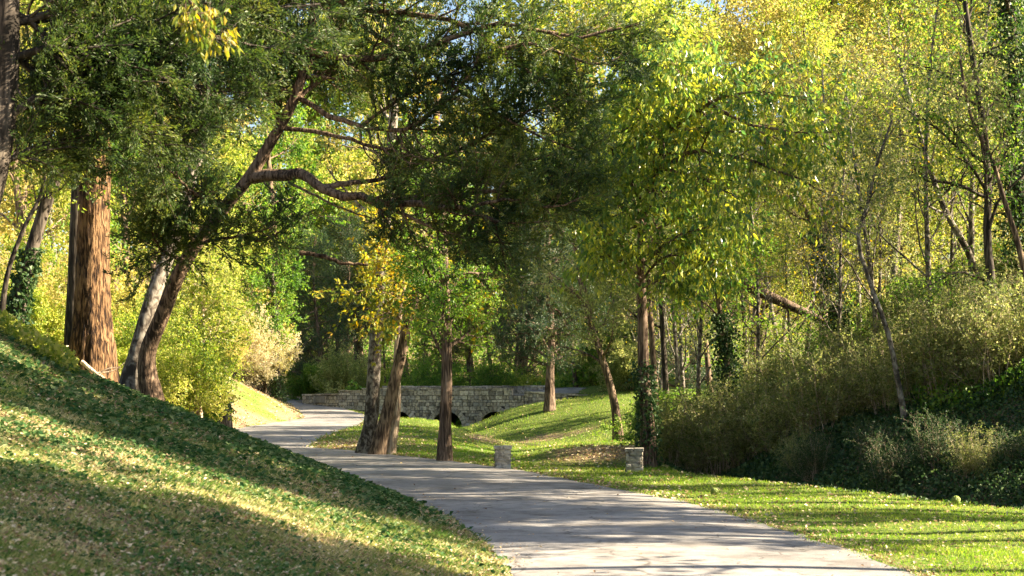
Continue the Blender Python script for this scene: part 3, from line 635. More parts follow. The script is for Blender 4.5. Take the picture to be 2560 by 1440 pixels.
# --- hero trees
make_tree('cedar_tree', 'leaning brown cedar on the bank whose long limb reaches out over the road', 'tree',
    [(385, 1008, 30), (368, 930, 30), (372, 870, 30), (405, 790, 29.8), (440, 700, 29.6), (490, 610, 29.4), (560, 520, 29.2), (625, 440, 29), (680, 350, 28.8), (735, 250, 28.6), (770, 130, 28.5), (790, -40, 28.5), (800, -150, 28.5)],
    .185, .07, 'cedar', 'brownbark', 101, limbs=14, t0=.74, L1=2.8, n2=12, L2=1.1, n3=11, L3=.45, nl=40, size=.07, aspect=.34, along=.75, droop=-.05, up1=.05, ang1=80, spread=.025, K=30, S=18,
    extra_limbs=[([(628, 445, 29), (708, 434, 28.6), (771, 446, 28.2), (805, 474, 28), (882, 491, 27.6), (951, 508, 27.3), (1055, 512, 27), (1160, 526, 26.6), (1260, 560, 26.4)], .125, .045, .55, 18),
                 ([(808, 470, 28), (850, 462, 28), (899, 456, 28.2), (969, 442, 28.4), (1060, 400, 28.6), (1150, 380, 28.6)], .07, .02, .5, 16),
                 ([(640, 430, 29), (655, 380, 29.2), (694, 317, 29.4), (700, 250, 29.5)], .09, .03, .7, 5),
                 ([(740, 240, 28.6), (830, 290, 28.3), (899, 318, 28), (960, 322, 27.8), (1020, 322, 27.6), (1073, 292, 27.4), (1150, 220, 27.2), (1200, 140, 27)], .06, .02, .4, 20),
                 ([(700, 320, 28.8), (800, 330, 28.6), (880, 350, 28.4), (960, 372, 28.2), (1080, 400, 28), (1250, 420, 27.6), (1400, 380, 27.4)], .05, .015, .45, 20),
                 ([(770, 130, 28.5), (900, 150, 28), (1050, 120, 27.6), (1250, 60, 27.2), (1450, 90, 27), (1600, 60, 27)], .08, .02),
                 ([(790, 0, 28.5), (950, 30, 28), (1150, 60, 27.5), (1350, 200, 27.2), (1480, 260, 27)], .07, .02),
                 ([(900, 60, 28), (1050, 160, 27.6), (1200, 260, 27.2), (1330, 330, 27), (1480, 390, 27)], .05, .015),
                 ([(1055, 512, 27), (1200, 480, 26.8), (1350, 470, 26.6), (1450, 430, 26.6)], .05, .015),
                 ([(951, 508, 27.3), (1060, 560, 27), (1180, 600, 26.8), (1320, 610, 26.6)], .04, .012),
                 ([(490, 610, 29.4), (450, 560, 28.5), (420, 520, 27.5), (400, 480, 27)], .05, .02),
                 ([(560, 520, 29.2), (520, 500, 28), (480, 480, 27), (430, 430, 26)], .05, .02),
                 ([(490, 610, 29.4), (540, 600, 28.6), (600, 590, 28), (680, 570, 27.5)], .04, .015, .1, 12),
                 ([(460, 650, 29.4), (430, 640, 28.6), (400, 620, 28), (380, 580, 27.5)], .04, .015),
                 ([(700, 300, 28.8), (640, 200, 28), (540, 120, 27.5), (420, 60, 27)], .06, .015, .35, 20),
                 ([(770, 130, 28.5), (680, 40, 28), (560, -20, 27.5), (430, -60, 27)], .06, .015),
                 ([(735, 250, 28.6), (820, 190, 29), (930, 120, 29.4), (1050, 30, 29.6)], .06, .015),
                 ([(790, 0, 28.5), (860, -50, 28), (1000, -80, 27.5), (1300, -60, 27)], .06, .015),
                 ([(1200, 140, 27), (1330, 110, 27), (1480, 160, 27), (1580, 130, 27)], .04, .015),
                 ([(899, 318, 28), (1010, 240, 27.8), (1120, 190, 27.5), (1250, 150, 27.2)], .04, .015),
                 ([(1080, 400, 28), (1180, 360, 27.6), (1290, 290, 27.2), (1400, 250, 27)], .04, .015),
                 ([(1160, 526, 26.6), (1260, 500, 26.4), (1370, 520, 26.2), (1470, 490, 26.2)], .04, .012, .2, 16),
                 ([(660, 455, 28.6), (710, 510, 28.2), (740, 535, 28)], .02, .008, .9, 0), ([(720, 455, 28.5), (810, 500, 28.2), (880, 530, 28), (930, 545, 27.8)], .03, .01, .9, 0),
                 ([(600, 590, 28.6), (660, 600, 28.4), (705, 575, 28.2)], .05, .02, .5, 3), ([(750, 632, 29), (800, 640, 29), (860, 657, 29), (920, 662, 29)], .05, .03, .8, 0),
                 ] + [([(900 + 22 * i, 320 + (i % 3) * 6, 27.8), (905 + 24 * i, 360, 27.7), (925 + 30 * i, 395 + 8 * (i % 2), 27.6), (960 + 34 * i, 410 - 12 * (i % 3), 27.5)], .022, .008, .9, 0) for i in range(7)], n2x=20)
# branches of the near cedar off the left edge
make_tree('cedar_tree', 'dark cedar trunk cut off by the left edge with blurred boughs overhead', 'tree',
    [(-130, 1120, 17), (-100, 900, 17.2), (-60, 600, 17.4), (-10, 400, 17.4), (15, 200, 17.5), (20, 0, 17.5), (30, -200, 17.5)],
    .22, .12, 'cedar', 'darkbark', 102, limbs=0, n2=14, L2=1.0, n3=11, L3=.38, nl=38, size=.055, aspect=.34, along=.75, droop=-.05, spread=.025, K=20,
    extra_limbs=[([(0, 300, 17.4), (120, 240, 17.6), (250, 250, 18), (380, 330, 18.5), (470, 350, 18.8)], .06, .015),
                 ([(15, 150, 17.5), (150, 120, 17.6), (300, 160, 18), (450, 200, 18.5), (560, 230, 19)], .06, .015),
                 ([(20, 60, 17.5), (200, 30, 18), (350, 60, 18.2), (500, 90, 18.5), (680, 120, 19)], .06, .015),
                 ([(20, -60, 17.5), (200, -40, 18), (400, -10, 18.5), (600, 20, 19), (800, 10, 19.5)], .06, .015),
                 ([(0, 420, 17.4), (60, 380, 17.6), (150, 350, 18), (220, 340, 18.4)], .04, .012),
  ([(20, 20, 17.5), (120, 90, 17.8), (230, 180, 18.2), (340, 230, 18.6)], .05, .012), ([(20, 100, 17.5), (80, 180, 17.8), (160, 200, 18.2), (260, 190, 18.6)], .04, .012), ([(20, -40, 17.5), (140, 10, 17.8), (330, 110, 18.2), (480, 150, 18.6)], .05, .012)], n2x=32)
make_tree('oak_tree', 'massive straight tree with deeply furrowed orange-brown bark on the left bank', 'tree',
    [(232, 885, 34), (232, 700, 34), (236, 500, 34), (240, 300, 34), (236, 100, 34), (230, -150, 34)], .41, .27, 'lime', 'orangebark', 103, limbs=10, t0=.6, L1=3.5, size=.12, nl=12, ridges=.05, S=40, K=40)
make_tree('dark_tree', 'shaded dark brown trunk half hidden behind the massive furrowed trunk', 'tree',
    [(188, 850, 35), (192, 650, 35), (200, 400, 35), (210, 100, 35), (215, -100, 35)], .22, .14, 'green', 'darkbark', 104, limbs=8, t0=.6, L1=3, size=.12)
make_tree('leaning_tree', 'dark leaning trunk near the left edge with ivy at its foot', 'tree',
    [(30, 850, 33), (60, 700, 33), (105, 540, 33), (150, 420, 33), (190, 320, 33), (250, 100, 33), (300, -100, 33)], .17, .08, 'lime', 'darkbark', 105, limbs=10, t0=.5, L1=2.5, size=.12, ivy=(0, .25, 1500, .08))
make_tree('sapling', 'thin bent dark sapling at the far left edge', 'tree',
    [(2, 800, 32), (20, 680, 32), (60, 570, 32), (100, 490, 32), (120, 380, 32), (130, 250, 32)], .06, .025, 'lime', 'darkbark', 106, limbs=8, t0=.5, L1=1.4, size=.11)
make_tree('grey_trunk_tree', 'slim grey-barked trunk crossing just left of the leaning cedar', 'tree',
    [(320, 972, 30.4), (345, 880, 30.4), (380, 750, 30.5), (425, 620, 30.6), (470, 470, 30.8), (520, 300, 31), (560, 100, 31), (590, -100, 31)], .19, .1, 'gold', 'greybark', 107, limbs=10, t0=.6, L1=2.6, size=.12)
make_tree('sycamore_tree', 'thick upright grey-brown trunk, leftmost of the three clustered beside the road', 'tree',
    [(912, 1130, 50), (928, 1050, 50), (936, 900, 50), (945, 760, 50), (962, 600, 50.2), (975, 450, 50.4), (985, 250, 50.6), (990, 50, 51)], .255, .14, 'gold', 'greybark', 108, limbs=12, t0=.5, L1=4, L2=1.6, size=.14, nl=9, S=22, ridges=.03, K=26)
make_tree('leaning_tree', 'brown trunk leaning right in the middle of the three beside the road', 'tree',
    [(941, 1133, 49.0), (967, 1040, 49.0), (990, 940, 49.0), (1014, 840, 49.1), (1045, 690, 49.3), (1062, 560, 49.5), (1080, 400, 49.6), (1100, 200, 50)], .23, .12, 'amber', 'bark', 109, limbs=8, t0=.5, L1=2.5, size=.16, nl=8, S=20, K=24,
    extra_limbs=[([(1030, 780, 49.3), (990, 740, 48.5), (940, 720, 48), (890, 730, 47.5)], .04, .012), ([(1040, 720, 49.4), (1090, 700, 48.5), (1150, 720, 48), (1190, 760, 47.6)], .04, .012), ([(1020, 820, 49.3), (990, 790, 48.5), (950, 780, 48)], .03, .01), ([(1045, 690, 49.4), (1010, 660, 48.6), (960, 640, 48)], .03, .01)], n2x=14)
make_tree('dead_tree', 'bare pale splintered trunk, rightmost of the three clustered beside the road', 'tree',
    [(975, 1137, 49.6), (991, 1040, 49.7), (994, 960, 49.9), (991, 880, 50.2), (998, 800, 50.2), (1012, 700, 50.2)], .15, .06, 'gold', 'palewood', 110, limbs=4, t0=.7, L1=1, n2=3, n3=3, nl=0)
make_tree('cedar_tree', 'lone straight reddish-brown trunk at the road edge before the bridge', 'tree',
    [(1112, 1155, 44.5), (1113, 1060, 44.5), (1117, 950, 44.5), (1117, 830, 44.5), (1112, 700, 44.5), (1108, 550, 44.6), (1110, 380, 44.7)], .2, .1, 'green', 'redbark', 111, limbs=22, t0=.4, L1=1.9, L2=.8, n2=7, size=.12, nl=10, ridges=.05, S=24, K=26, up1=.1)
make_tree('cedar_tree', 'reddish cedar with dark crown standing at the right end of the bridge', 'tree',
    [(1374, 1018, 94), (1375, 940, 94), (1378, 860, 94), (1376, 740, 94), (1370, 600, 94), (1365, 480, 94)], .3, .1, 'cedar2', 'redbark', 112, limbs=46, t0=.25, L1=3.8, L2=1.5, n2=9, n3=7, nl=14, size=.16, aspect=.3, ang1=80, up1=.05, lenf=lambda t: 1.3 - .9 * t, ridges=.06, S=22)
make_tree('leaning_tree', 'dark slanting trunk on the far mown mound leaning left', 'tree',
    [(1546, 1090, 62), (1538, 1020, 62), (1522, 950, 62), (1500, 880, 62), (1475, 800, 62), (1450, 700, 62), (1430, 560, 62)], .2, .08, 'olive', 'bark', 113, limbs=14, t0=.4, L1=3, L2=1.2, size=.13)
make_tree('broadleaf_tree', 'tall tree hung with large glossy leaves, dark ivy round its foot, above the shaded pillar', 'tree',
    [(1622, 1135, 42), (1616, 1020, 42), (1608, 900, 42), (1606, 780, 42), (1600, 660, 41.5), (1610, 540, 41), (1640, 430, 40), (1680, 320, 39), (1720, 220, 38.5)], .2, .06, 'broad', 'redbark', 114, limbs=18, t0=.5, L1=3.2, n2=8, L2=1.4, n3=6, L3=.7, nl=7, size=.2, aspect=.42, droop=.8, up1=.25, spread=.06, ivy=(0, .24, 1500, .12), K=26, S=18,
    extra_limbs=[([(1610, 600, 41.3), (1560, 520, 40.5), (1500, 450, 39.5), (1440, 420, 39)], .06, .015), ([(1615, 520, 41), (1560, 430, 40), (1510, 330, 39), (1480, 230, 38)], .06, .015),
                 ([(1640, 430, 40), (1740, 380, 38.5), (1860, 400, 37.5), (1980, 440, 37), (2060, 480, 37)], .07, .015), ([(1680, 320, 39), (1790, 250, 38), (1900, 230, 37), (2020, 250, 36.5)], .06, .015),
                 ([(1720, 220, 38.5), (1700, 180, 38), (1660, 170, 37.5)], .04, .012), ([(1610, 660, 41.3), (1680, 600, 40), (1760, 570, 39), (1830, 560, 38.5)], .06, .015),
                 ([(1640, 430, 40), (1620, 330, 39), (1580, 250, 38)], .05, .012), ([(1605, 700, 41.5), (1550, 650, 40.5), (1500, 640, 40)], .04, .012), ([(1650, 420, 40), (1760, 450, 38), (1850, 500, 37)], .05, .012),
                 ([(1605, 720, 41.5), (1680, 690, 40.5), (1740, 690, 40)], .04, .012),
                 ([(1720, 220, 38.5), (1850, 300, 37.5), (1980, 330, 37), (2080, 330, 36.8)], .05, .012), ([(1680, 320, 39), (1780, 330, 38), (1900, 330, 37.3), (2000, 380, 37)], .05, .012),
                 ([(1600, 660, 41.5), (1530, 590, 40.5), (1470, 540, 40), (1420, 510, 39.6)], .04, .012), ([(1605, 700, 41.5), (1650, 650, 40), (1700, 640, 39.5), (1790, 660, 39)], .04, .012)], n2x=17)
make_tree('slender_tree', 'slim brown trunk just right of and behind the ivy-footed tall tree', 'tree',
    [(1640, 1070, 50), (1636, 950, 50), (1628, 820, 50), (1620, 680, 50), (1622, 500, 50)], .13, .06, 'olive', 'bark', 115, limbs=10, t0=.45, L1=2, size=.12)
make_tree('slender_tree', 'straight dark trunk third in the row right of the ivy-footed tall tree', 'tree',
    [(1668, 1060, 53), (1662, 930, 53), (1655, 800, 53), (1650, 650, 53), (1640, 480, 53)], .13, .06, 'olive', 'darkbark', 116, limbs=10, t0=.45, L1=2, size=.12)
make_tree('ivy_tree', 'trunk thickly wrapped in ivy standing in the pale scrub of the right hill foot', 'tree',
    [(1835, 1120, 44), (1826, 1000, 44), (1815, 880, 44), (1800, 780, 44), (1780, 660, 44), (1760, 540, 44)], .11, .05, 'green', 'bark', 117, limbs=10, t0=.5, L1=2, size=.12, ivy=(.0, .6, 3000, .26))
make_tree('ivy_tree', 'ivy-clad trunk leaning left below a forked bare top on the right hill', 'tree',
    [(2130, 960, 47), (2105, 850, 47), (2085, 750, 47), (2060, 650, 47), (2025, 550, 47), (1985, 470, 47), (1950, 380, 47)], .13, .05, 'olive', 'bark', 118, limbs=9, t0=.55, L1=2, size=.12, ivy=(0, .62, 3200, .28),
    extra_limbs=[([(2050, 620, 47), (2065, 560, 46.8), (2070, 500, 46.6), (2100, 420, 46.5)], .05, .015)])
make_tree('sapling', 'crooked thin bare-stemmed sapling on the middle of the right hill', 'tree',
    [(2265, 1060, 36), (2250, 980, 36), (2222, 840, 36), (2180, 720, 36), (2145, 600, 36), (2170, 510, 36), (2190, 420, 36), (2230, 300, 36)], .075, .03, 'olive', 'greybark', 119, limbs=12, t0=.55, L1=1.6, n2=6, nl=5, size=.1)
make_tree('bare_tree', 'tall dark straight trunk with bare crossing branches near the right edge', 'tree',
    [(2492, 1000, 37), (2490, 880, 37), (2482, 740, 37), (2468, 600, 37), (2470, 480, 37), (2462, 340, 37), (2440, 200, 37), (2420, 60, 37), (2400, -80, 37)], .13, .06, 'green', 'darkbark', 120, limbs=14, t0=.35, L1=2.4, n2=8, L2=1.1, n3=6, nl=4, size=.1,
    extra_limbs=[([(2474, 500, 37), (2420, 470, 36.8), (2360, 455, 36.6), (2310, 450, 36.5), (2280, 430, 36.4)], .05, .02), ([(2460, 700, 37), (2400, 680, 36.8), (2350, 700, 36.6), (2315, 720, 36.5)], .035, .012), ([(2470, 480, 37), (2400, 380, 36.7), (2340, 320, 36.5), (2260, 270, 36.2)], .05, .015), ([(2445, 240, 37), (2350, 180, 36.8), (2280, 160, 36.6)], .04, .012)])
make_tree('leaning_tree', 'pale slanting trunk lit by sun left of the tall dark straight trunk', 'tree',
    [(2480, 880, 41), (2460, 760, 41), (2425, 640, 41), (2370, 540, 41), (2330, 440, 41), (2290, 300, 41), (2240, 120, 41)], .12, .05, 'lime', 'greybark', 121, limbs=12, t0=.45, L1=2.4, nl=6, size=.11)
make_tree('ivy_tree', 'dark ivy-smothered trunk filling the upper right edge', 'tree',
    [(2600, 960, 39), (2575, 800, 39), (2555, 600, 39), (2545, 400, 39), (2535, 200, 39), (2525, 0, 39), (2520, -120, 39)], .2, .12, 'green', 'darkbark', 122, limbs=8, t0=.5, L1=2, size=.12, ivy=(.1, 1, 9000, .35))
make_tree('slender_tree', 'curved slim trunk at the right edge rising beside the ivy-smothered one', 'tree',
    [(2575, 760, 36), (2548, 620, 36), (2510, 500, 36), (2480, 400, 36), (2430, 300, 36), (2400, 150, 36)], .08, .03, 'olive', 'bark', 123, limbs=9, t0=.5, L1=1.6, nl=5, size=.1)
make_tree('ivy_tree', 'short ivy-wrapped trunk on the verge where the far road bends', 'tree',
    [(695, 1003, 100), (694, 960, 100), (692, 900, 100), (690, 800, 100), (680, 680, 100)], .28, .12, 'green', 'darkbark', 124, limbs=12, t0=.5, L1=3, L2=1.4, size=.2, ivy=(0, .35, 1500, .3))
make_tree('slender_tree', 'thin upright trunk at the foot of the far sunlit bank', 'tree',
    [(662, 985, 102), (664, 930, 102), (668, 860, 102), (665, 750, 102)], .12, .06, 'gold', 'bark', 125, limbs=10, t0=.4, L1=2.4, L2=1.2, size=.18)
make_tree('pole_tree', 'short pale pole-like stem among the bright leaves behind the leaning cedar', 'tree',
    [(498, 1010, 47), (500, 960, 47), (504, 900, 47), (507, 840, 47), (508, 740, 47)], .09, .06, 'lime', 'palewood', 126, limbs=10, t0=.65, L1=1.6, size=.13)

make_tree('leafy_branch', 'yellow leafy sprig hanging into view at the upper left', 'branch', [(380, -260, 13.5), (420, -120, 13.4), (460, -20, 13.3), (500, 40, 13.2), (540, 100, 13.1)], .02, .006, 'amber', 'bark', 130,
    limbs=7, t0=.5, L1=.28, n2=4, L2=.14, n3=3, L3=.08, nl=2, size=.09, aspect=.42, droop=1.2, along=.3, spread=.02, up1=-.5, K=14, S=6)
# fallen log
def log_thing(name, label, pts, r0, r1, bark):
    path = hero_path(pts, 18); b = path[0].copy(); o = empty(name, tuple(b)); tag(o, label, 'fallen log')
    V, Q, R = stem_mesh(path - b, r0, r1, 12, flare=.1, ridges=.04); rgl = np.random.default_rng(5)
    P1, R1 = spawn(rgl, (path - b)[None], R[None], 5, .3, .95, 60, .9, K=5)
    obj('log', mesh_np('log', V, Q, smooth=True), M[bark], o); obj('branch_stubs', mesh_np('branch_stubs', *tubes(P1, R1, 5), smooth=True), M[bark], o)
log_thing('fallen_log', 'brown fallen trunk slanting down to the right across the right hill', [(1850, 705, 49), (1940, 748, 49), (2030, 790, 49), (2110, 835, 49)], .2, .11, 'redbark')
log_thing('fallen_log', 'short bare log lying in the litter below the massive furrowed trunk', [(205, 905, 32.2), (235, 930, 32), (262, 948, 31.8)], .05, .035, 'palewood')

# --- shrubs
SH = {}
def shrub_proto(key, seed, n, L, n2, n3, nl, size, aspect, up, ang, leaf, bark, r=.012):
    rg = np.random.default_rng(seed)
    a = rg.uniform(0, 6.28, n); an = np.radians(np.abs(rg.normal(0, ang, n))); rad = rg.uniform(0, L * .18, n)
    p = np.stack([np.cos(a) * rad, np.sin(a) * rad, np.zeros(n)], 1); d = np.stack([np.cos(a) * np.sin(an), np.sin(a) * np.sin(an), np.cos(an)], 1)
    ln = L * rg.uniform(.55, 1.1, n); out = [p]
    for k in range(6):
        d = unit(d + .12 * rg.standard_normal(d.shape) + np.array([0, 0, up])); p = p + d * (ln / 6)[:, None]; out.append(p)
    P = np.stack(out, 1); R = (r * ln / L)[:, None] * np.linspace(1, .3, 7)
    P2, R2 = spawn(rg, P, R, n2, .2, 1, 35, L * .3, K=4, up=.1, wig=.2, rmin=.003)
    P3, R3 = spawn(rg, P2, R2, n3, .1, 1, 40, L * .13, K=3, wig=.3, rmin=.002)
    sm = mesh_np('stems', *join([tubes(P, R, 4), tubes(P2, R2, 3), tubes(P3, R3, 3)]), smooth=True); sm.materials.append(M[bark])
    lm = mesh_np('leaves', *leaves(rg, np.concatenate([P3, P2[:, -3:]]), nl, size, aspect, .4, .1, .03)); lm.materials.append(M[leaf])
    SH[key] = (sm, lm)
shrub_proto('wispy', 31, 34, 2.7, 6, 5, 6, .085, .5, .02, 24, 'scrub', 'palewood', .014)
shrub_proto('dense', 32, 34, 2.0, 10, 7, 14, .07, .6, .04, 34, 'green', 'bark')
shrub_proto('large', 33, 30, 3.2, 10, 7, 12, .09, .55, .06, 32, 'lime', 'bark', .02)
SHL = {'scrub': 'wispy tan-stemmed', 'green': 'mid-green bushy', 'lime': 'bright yellow-green', 'olive': 'dull olive', 'ivy': 'dark green', 'cream': 'pale cream-leaved', 'gold': 'golden-leaved'}
def shrubs(rows, where, group, seed):
    rg = np.random.default_rng(seed); cnt = {}; tot = {}
    for r in rows: tot[r[4]] = tot.get(r[4], 0) + 1
    for (key, px, D, s, leaf) in sorted(rows, key=lambda r: r[1]):
        k = cnt.get(leaf, 0); cnt[leaf] = k + 1
        lb = (ORD[k] + ' ' + SHL[leaf] + ' shrub from the left ' + where) if tot[leaf] > 1 else SHL[leaf] + ' shrub ' + where
        x = (px - 1280) * D / F; o = empty('shrub', (x, D, gz(x, D) - .05), rg.uniform(0, 6.28), s); tag(o, lb, 'shrub', group)
        sm, lm = SH[key]; obj('stems', sm, None, o); obj('leaves', lm, M[leaf], o)
rows = []
rr_ = np.random.default_rng(44)
for px in np.arange(1660, 2640, 70):
    D = np.interp(px, [1640, 1900, 2300, 2600], [44, 41, 36.5, 34]); rows.append(('wispy', px + rr_.normal(0, 12), D + rr_.uniform(0, 1.2), rr_.uniform(.65, 1.0), 'scrub' if rr_.random() < .6 else 'olive'))
for px in np.arange(1690, 2640, 85):
    D = np.interp(px, [1640, 1900, 2300, 2600], [48, 44.5, 40, 37]); rows.append(('wispy', px + rr_.normal(0, 15), D + rr_.uniform(0, 1.5), rr_.uniform(.7, 1.0), 'scrub'))
for px in np.arange(1700, 2660, 105):
    D = np.interp(px, [1640, 1900, 2300, 2600], [53, 49.5, 45, 41.5]); rows.append(('dense' if rr_.random() < .5 else 'wispy', px + rr_.normal(0, 15), D + rr_.uniform(0, 2), rr_.uniform(.9, 1.2), 'olive' if rr_.random() < .6 else 'green'))
for px in np.arange(1960, 2640, 95):
    D = np.interp(px, [1640, 1900, 2300, 2600], [41, 37.5, 32, 29.2]); rows.append(('wispy', px + rr_.normal(0, 25), D + rr_.uniform(0, 1.2), rr_.uniform(.3, .55), 'ivy' if rr_.random() < .75 else 'scrub'))
shrubs(rows, 'among the scrub on the right hill', 'shrubs on the right hill', 45)
shrubs([('large', 330, 40, .8, 'lime'), ('large', 120, 38, .8, 'gold'), ('dense', 60, 36, .9, 'lime'), ('large', 440, 46, .9, 'lime'), ('dense', 455, 53, .9, 'green'), ('large', 400, 55, 1.1, 'lime'), ('dense', 470, 66, .9, 'green'),
        ('large', 420, 68, 1.2, 'lime'), ('large', 500, 88, 1.2, 'lime'), ('dense', 290, 37, .7, 'lime'), ('large', 10, 42, 1, 'lime'), ('large', 200, 45, 1.1, 'gold'), ('large', 380, 44, .9, 'lime'), ('dense', 455, 49, .9, 'green')], 'at the foot of the left wood', 'shrubs on the left slope', 46)
shrubs([('large', 655, 101, 1.3, 'cream'), ('large', 590, 97, 1.3, 'cream'), ('large', 530, 90, 1.1, 'gold')], 'overhanging the far sunlit bank', 'shrubs above the far bank', 47)
shrubs([('dense', 780, 120, 1.5, 'green'), ('large', 850, 116, 1.2, 'olive'), ('dense', 910, 118, 1.5, 'lime'), ('dense', 1030, 114, 1.3, 'green'), ('large', 1090, 116, 1.4, 'green'), ('dense', 1180, 113, 1.4, 'lime'), ('large', 1230, 115, 1.3, 'green'), ('dense', 1330, 112, 1.2, 'lime'),
        ('dense', 1480, 110, 1.5, 'olive'), ('dense', 1590, 100, 1.7, 'olive'), ('large', 1560, 106, 1.5, 'green'), ('large', 740, 135, 1.6, 'olive'), ('dense', 1420, 116, 1.5, 'green')], 'just behind the bridge parapets', 'shrubs behind the bridge', 48)

# ivy stump
make_tree('stump', 'short ivy-covered stump at the inner edge of the far road bend', 'stump', [(548, 1030, 58), (545, 1000, 58), (540, 965, 58)], .42, .36, 'ivy', 'darkbark', 127, limbs=0, nl=0, ivy=(0, 1, 1500, .1), S=20)
make_tree('stump', 'sunlit broken pale stump left of the bank log', 'stump', [(165, 930, 31), (164, 900, 31), (160, 865, 31)], .13, .1, 'ivy', 'palewood', 128, limbs=0, nl=0, S=12)

# two green fruit on the verge
for (px, py, lb) in ((1786, 1236, 'bumpy yellow-green fruit lying on the verge beside the road'), (2390, 1256, 'bumpy yellow-green fruit lying at the dark shrub line near the right edge')):
    D = CZ * F / (py - HZ); x = (px - 1280) * D / F
    import bmesh
    bm = bmesh.new(); bmesh.ops.create_icosphere(bm, subdivisions=4, radius=.085)
    rgf = np.random.default_rng(px)
    for v in bm.verts: v.co *= 1 + rgf.normal(0, .035)
    me = bpy.data.meshes.new('fruit'); bm.to_mesh(me); bm.free()
    f = obj('green_fruit', me, leaf_mat('fruit_skin', [(.14, .19, .03), (.18, .22, .04)], trans=0)); f.location = (x, D, gz(x, D) + .075)
    tag(f, lb, 'fruit', 'green fruit on the verge')

# ------------------------------------------------------------------ ground cover
def scatter(rg, n, y0, y1, ulo=-.42, uhi=.42, pw=1.0):
    """points spread over the ground, denser near the camera"""
    y = y0 * (y1 / y0) ** (rg.random(n) ** pw); u = rg.uniform(ulo, uhi, n)
    return u * y, y
def blades(rg, x, y, h, wd, lean=.5):
    z = ground(x, y); n = len(x)
    a = rg.uniform(0, 6.28, n); hh = h * rg.uniform(.5, 1.3, n) ; ln = rg.uniform(.1, lean * 1.6, n)
    d = np.stack([np.cos(a), np.sin(a), np.zeros(n)], 1); b = rg.uniform(0, 6.28, n); s = np.stack([np.cos(b), np.sin(b), np.zeros(n)], 1)
    p = np.stack([x, y, z - .01], 1); ww = (wd * rg.uniform(.7, 1.3, n))[:, None] / 2
    V = np.empty((n, 4, 3)); up = np.array([0, 0, 1.])
    V[:, 0] = p - s * ww; V[:, 1] = p + s * ww
    m = p + up * (hh * .55)[:, None] + d * (hh * ln * .35)[:, None]
    V[:, 2] = m + s * ww * .8; t = p + up * (hh * .95)[:, None] + d * (hh * ln)[:, None]
    V[:, 3] = t
    return V.reshape(-1, 3), np.arange(n * 4).reshape(n, 4)
rg = np.random.default_rng(77)
# verge and mounds
x, y = scatter(rg, 420000, 15, 100, -.28, .42)
k = (x > xr(y) - .08 + .14 * vnoise(x, y, 5)) & (x < toe(y) + .6) & (rg.random(len(x)) > litter_amt(x, y) * .75)
x, y = x[k], y[k]; sz = np.clip(y / 28, .8, 3)
tag(obj('verge_grass', mesh_np('verge_grass', *blades(rg, x, y, .055 * sz**.7 * (1 + .5 * np.clip(vnoise(x, y, 1.5, 5), 0, 1)), .008 * sz)), M['grass']), 'short mown green grass on the verge and mounds right of the road', 'grass', kind='stuff')
# left bank: dry grass low down, leafy weeds above
x, y = scatter(rg, 520000, 4.5, 60, -.44, .2)
dl = xl(y) - x; k = (dl > -.02 + .12 * vnoise(x, y, 4)) & (dl < 11); x, y, dl = x[k], y[k], dl[k]
weedy = np.clip(.12 + .5 * np.clip((y - 15) / 6, 0, 1) + .35 * vnoise(x, y, .8, 4) + .25 * vnoise(x, y, 2.6, 1) + .12 * np.clip((dl - 3) / 3, 0, 1), 0.06, .9)
k = rg.random(len(x)) > weedy
xb, yb = x[k], y[k]; sz = np.clip(yb / 16, .55, 3)
tag(obj('bank_grass', mesh_np('bank_grass', *blades(rg, xb, yb, .065 * sz**.6, .009 * sz, .9)), M['drygrass']), 'dry short grass on the lower left bank', 'grass', kind='stuff')
xw, yw = x[~k], y[~k]; kk = rg.random(len(xw)) < .75 * (.3 + .7 * (vnoise(xw, yw, 1.9, 9) + .4 * vnoise(xw, yw, 6, 3) > -.15)) * .7; xw, yw = xw[kk], yw[kk]
ke = rg.random(len(xw)) < np.clip((xl(yw) - xw + .3 * vnoise(xw, yw, 1.7, 5)) / 1.2, .12, 1); xw, yw = xw[ke], yw[ke]
def flat_leaves(rg, x, y, size, lift, tilt, aspect):
    z = ground(x, y); n = len(x); p = np.stack([x, y, z + lift * rg.random(n)], 1)
    a = rg.uniform(0, 6.28, n); ax = unit(np.stack([np.cos(a), np.sin(a), rg.normal(0, tilt, n)], 1)); nm = unit(np.stack([rg.normal(0, tilt, n), rg.normal(0, tilt, n), np.ones(n)], 1))
    s_ = unit(np.cross(ax, nm)); nn = np.cross(s_, ax); sz = (size * rg.uniform(.6, 1.4, n))[:, None]; wd = sz * aspect / 2
    V = np.empty((n, 4, 3)); V[:, 0] = p - ax * sz / 2; V[:, 2] = p + ax * sz / 2; V[:, 1] = p + s_ * wd + nn * wd * .4; V[:, 3] = p - s_ * wd + nn * wd * .4
    return V.reshape(-1, 3), np.arange(n * 4).reshape(n, 4)
tall = 1 + 1.3 * np.clip(vnoise(xb, yb, 2.4, 6) - .25, 0, 1)
tag(obj('bank_weeds', mesh_np('bank_weeds', *flat_leaves(rg, xw, yw, .065 * np.clip(yw / 16, .7, 2.2), .07 * np.clip(yw / 16, .6, 1.6), .5, .75)), M['weed']), 'leafy green ground cover on the upper left bank', 'ground cover', kind='stuff')
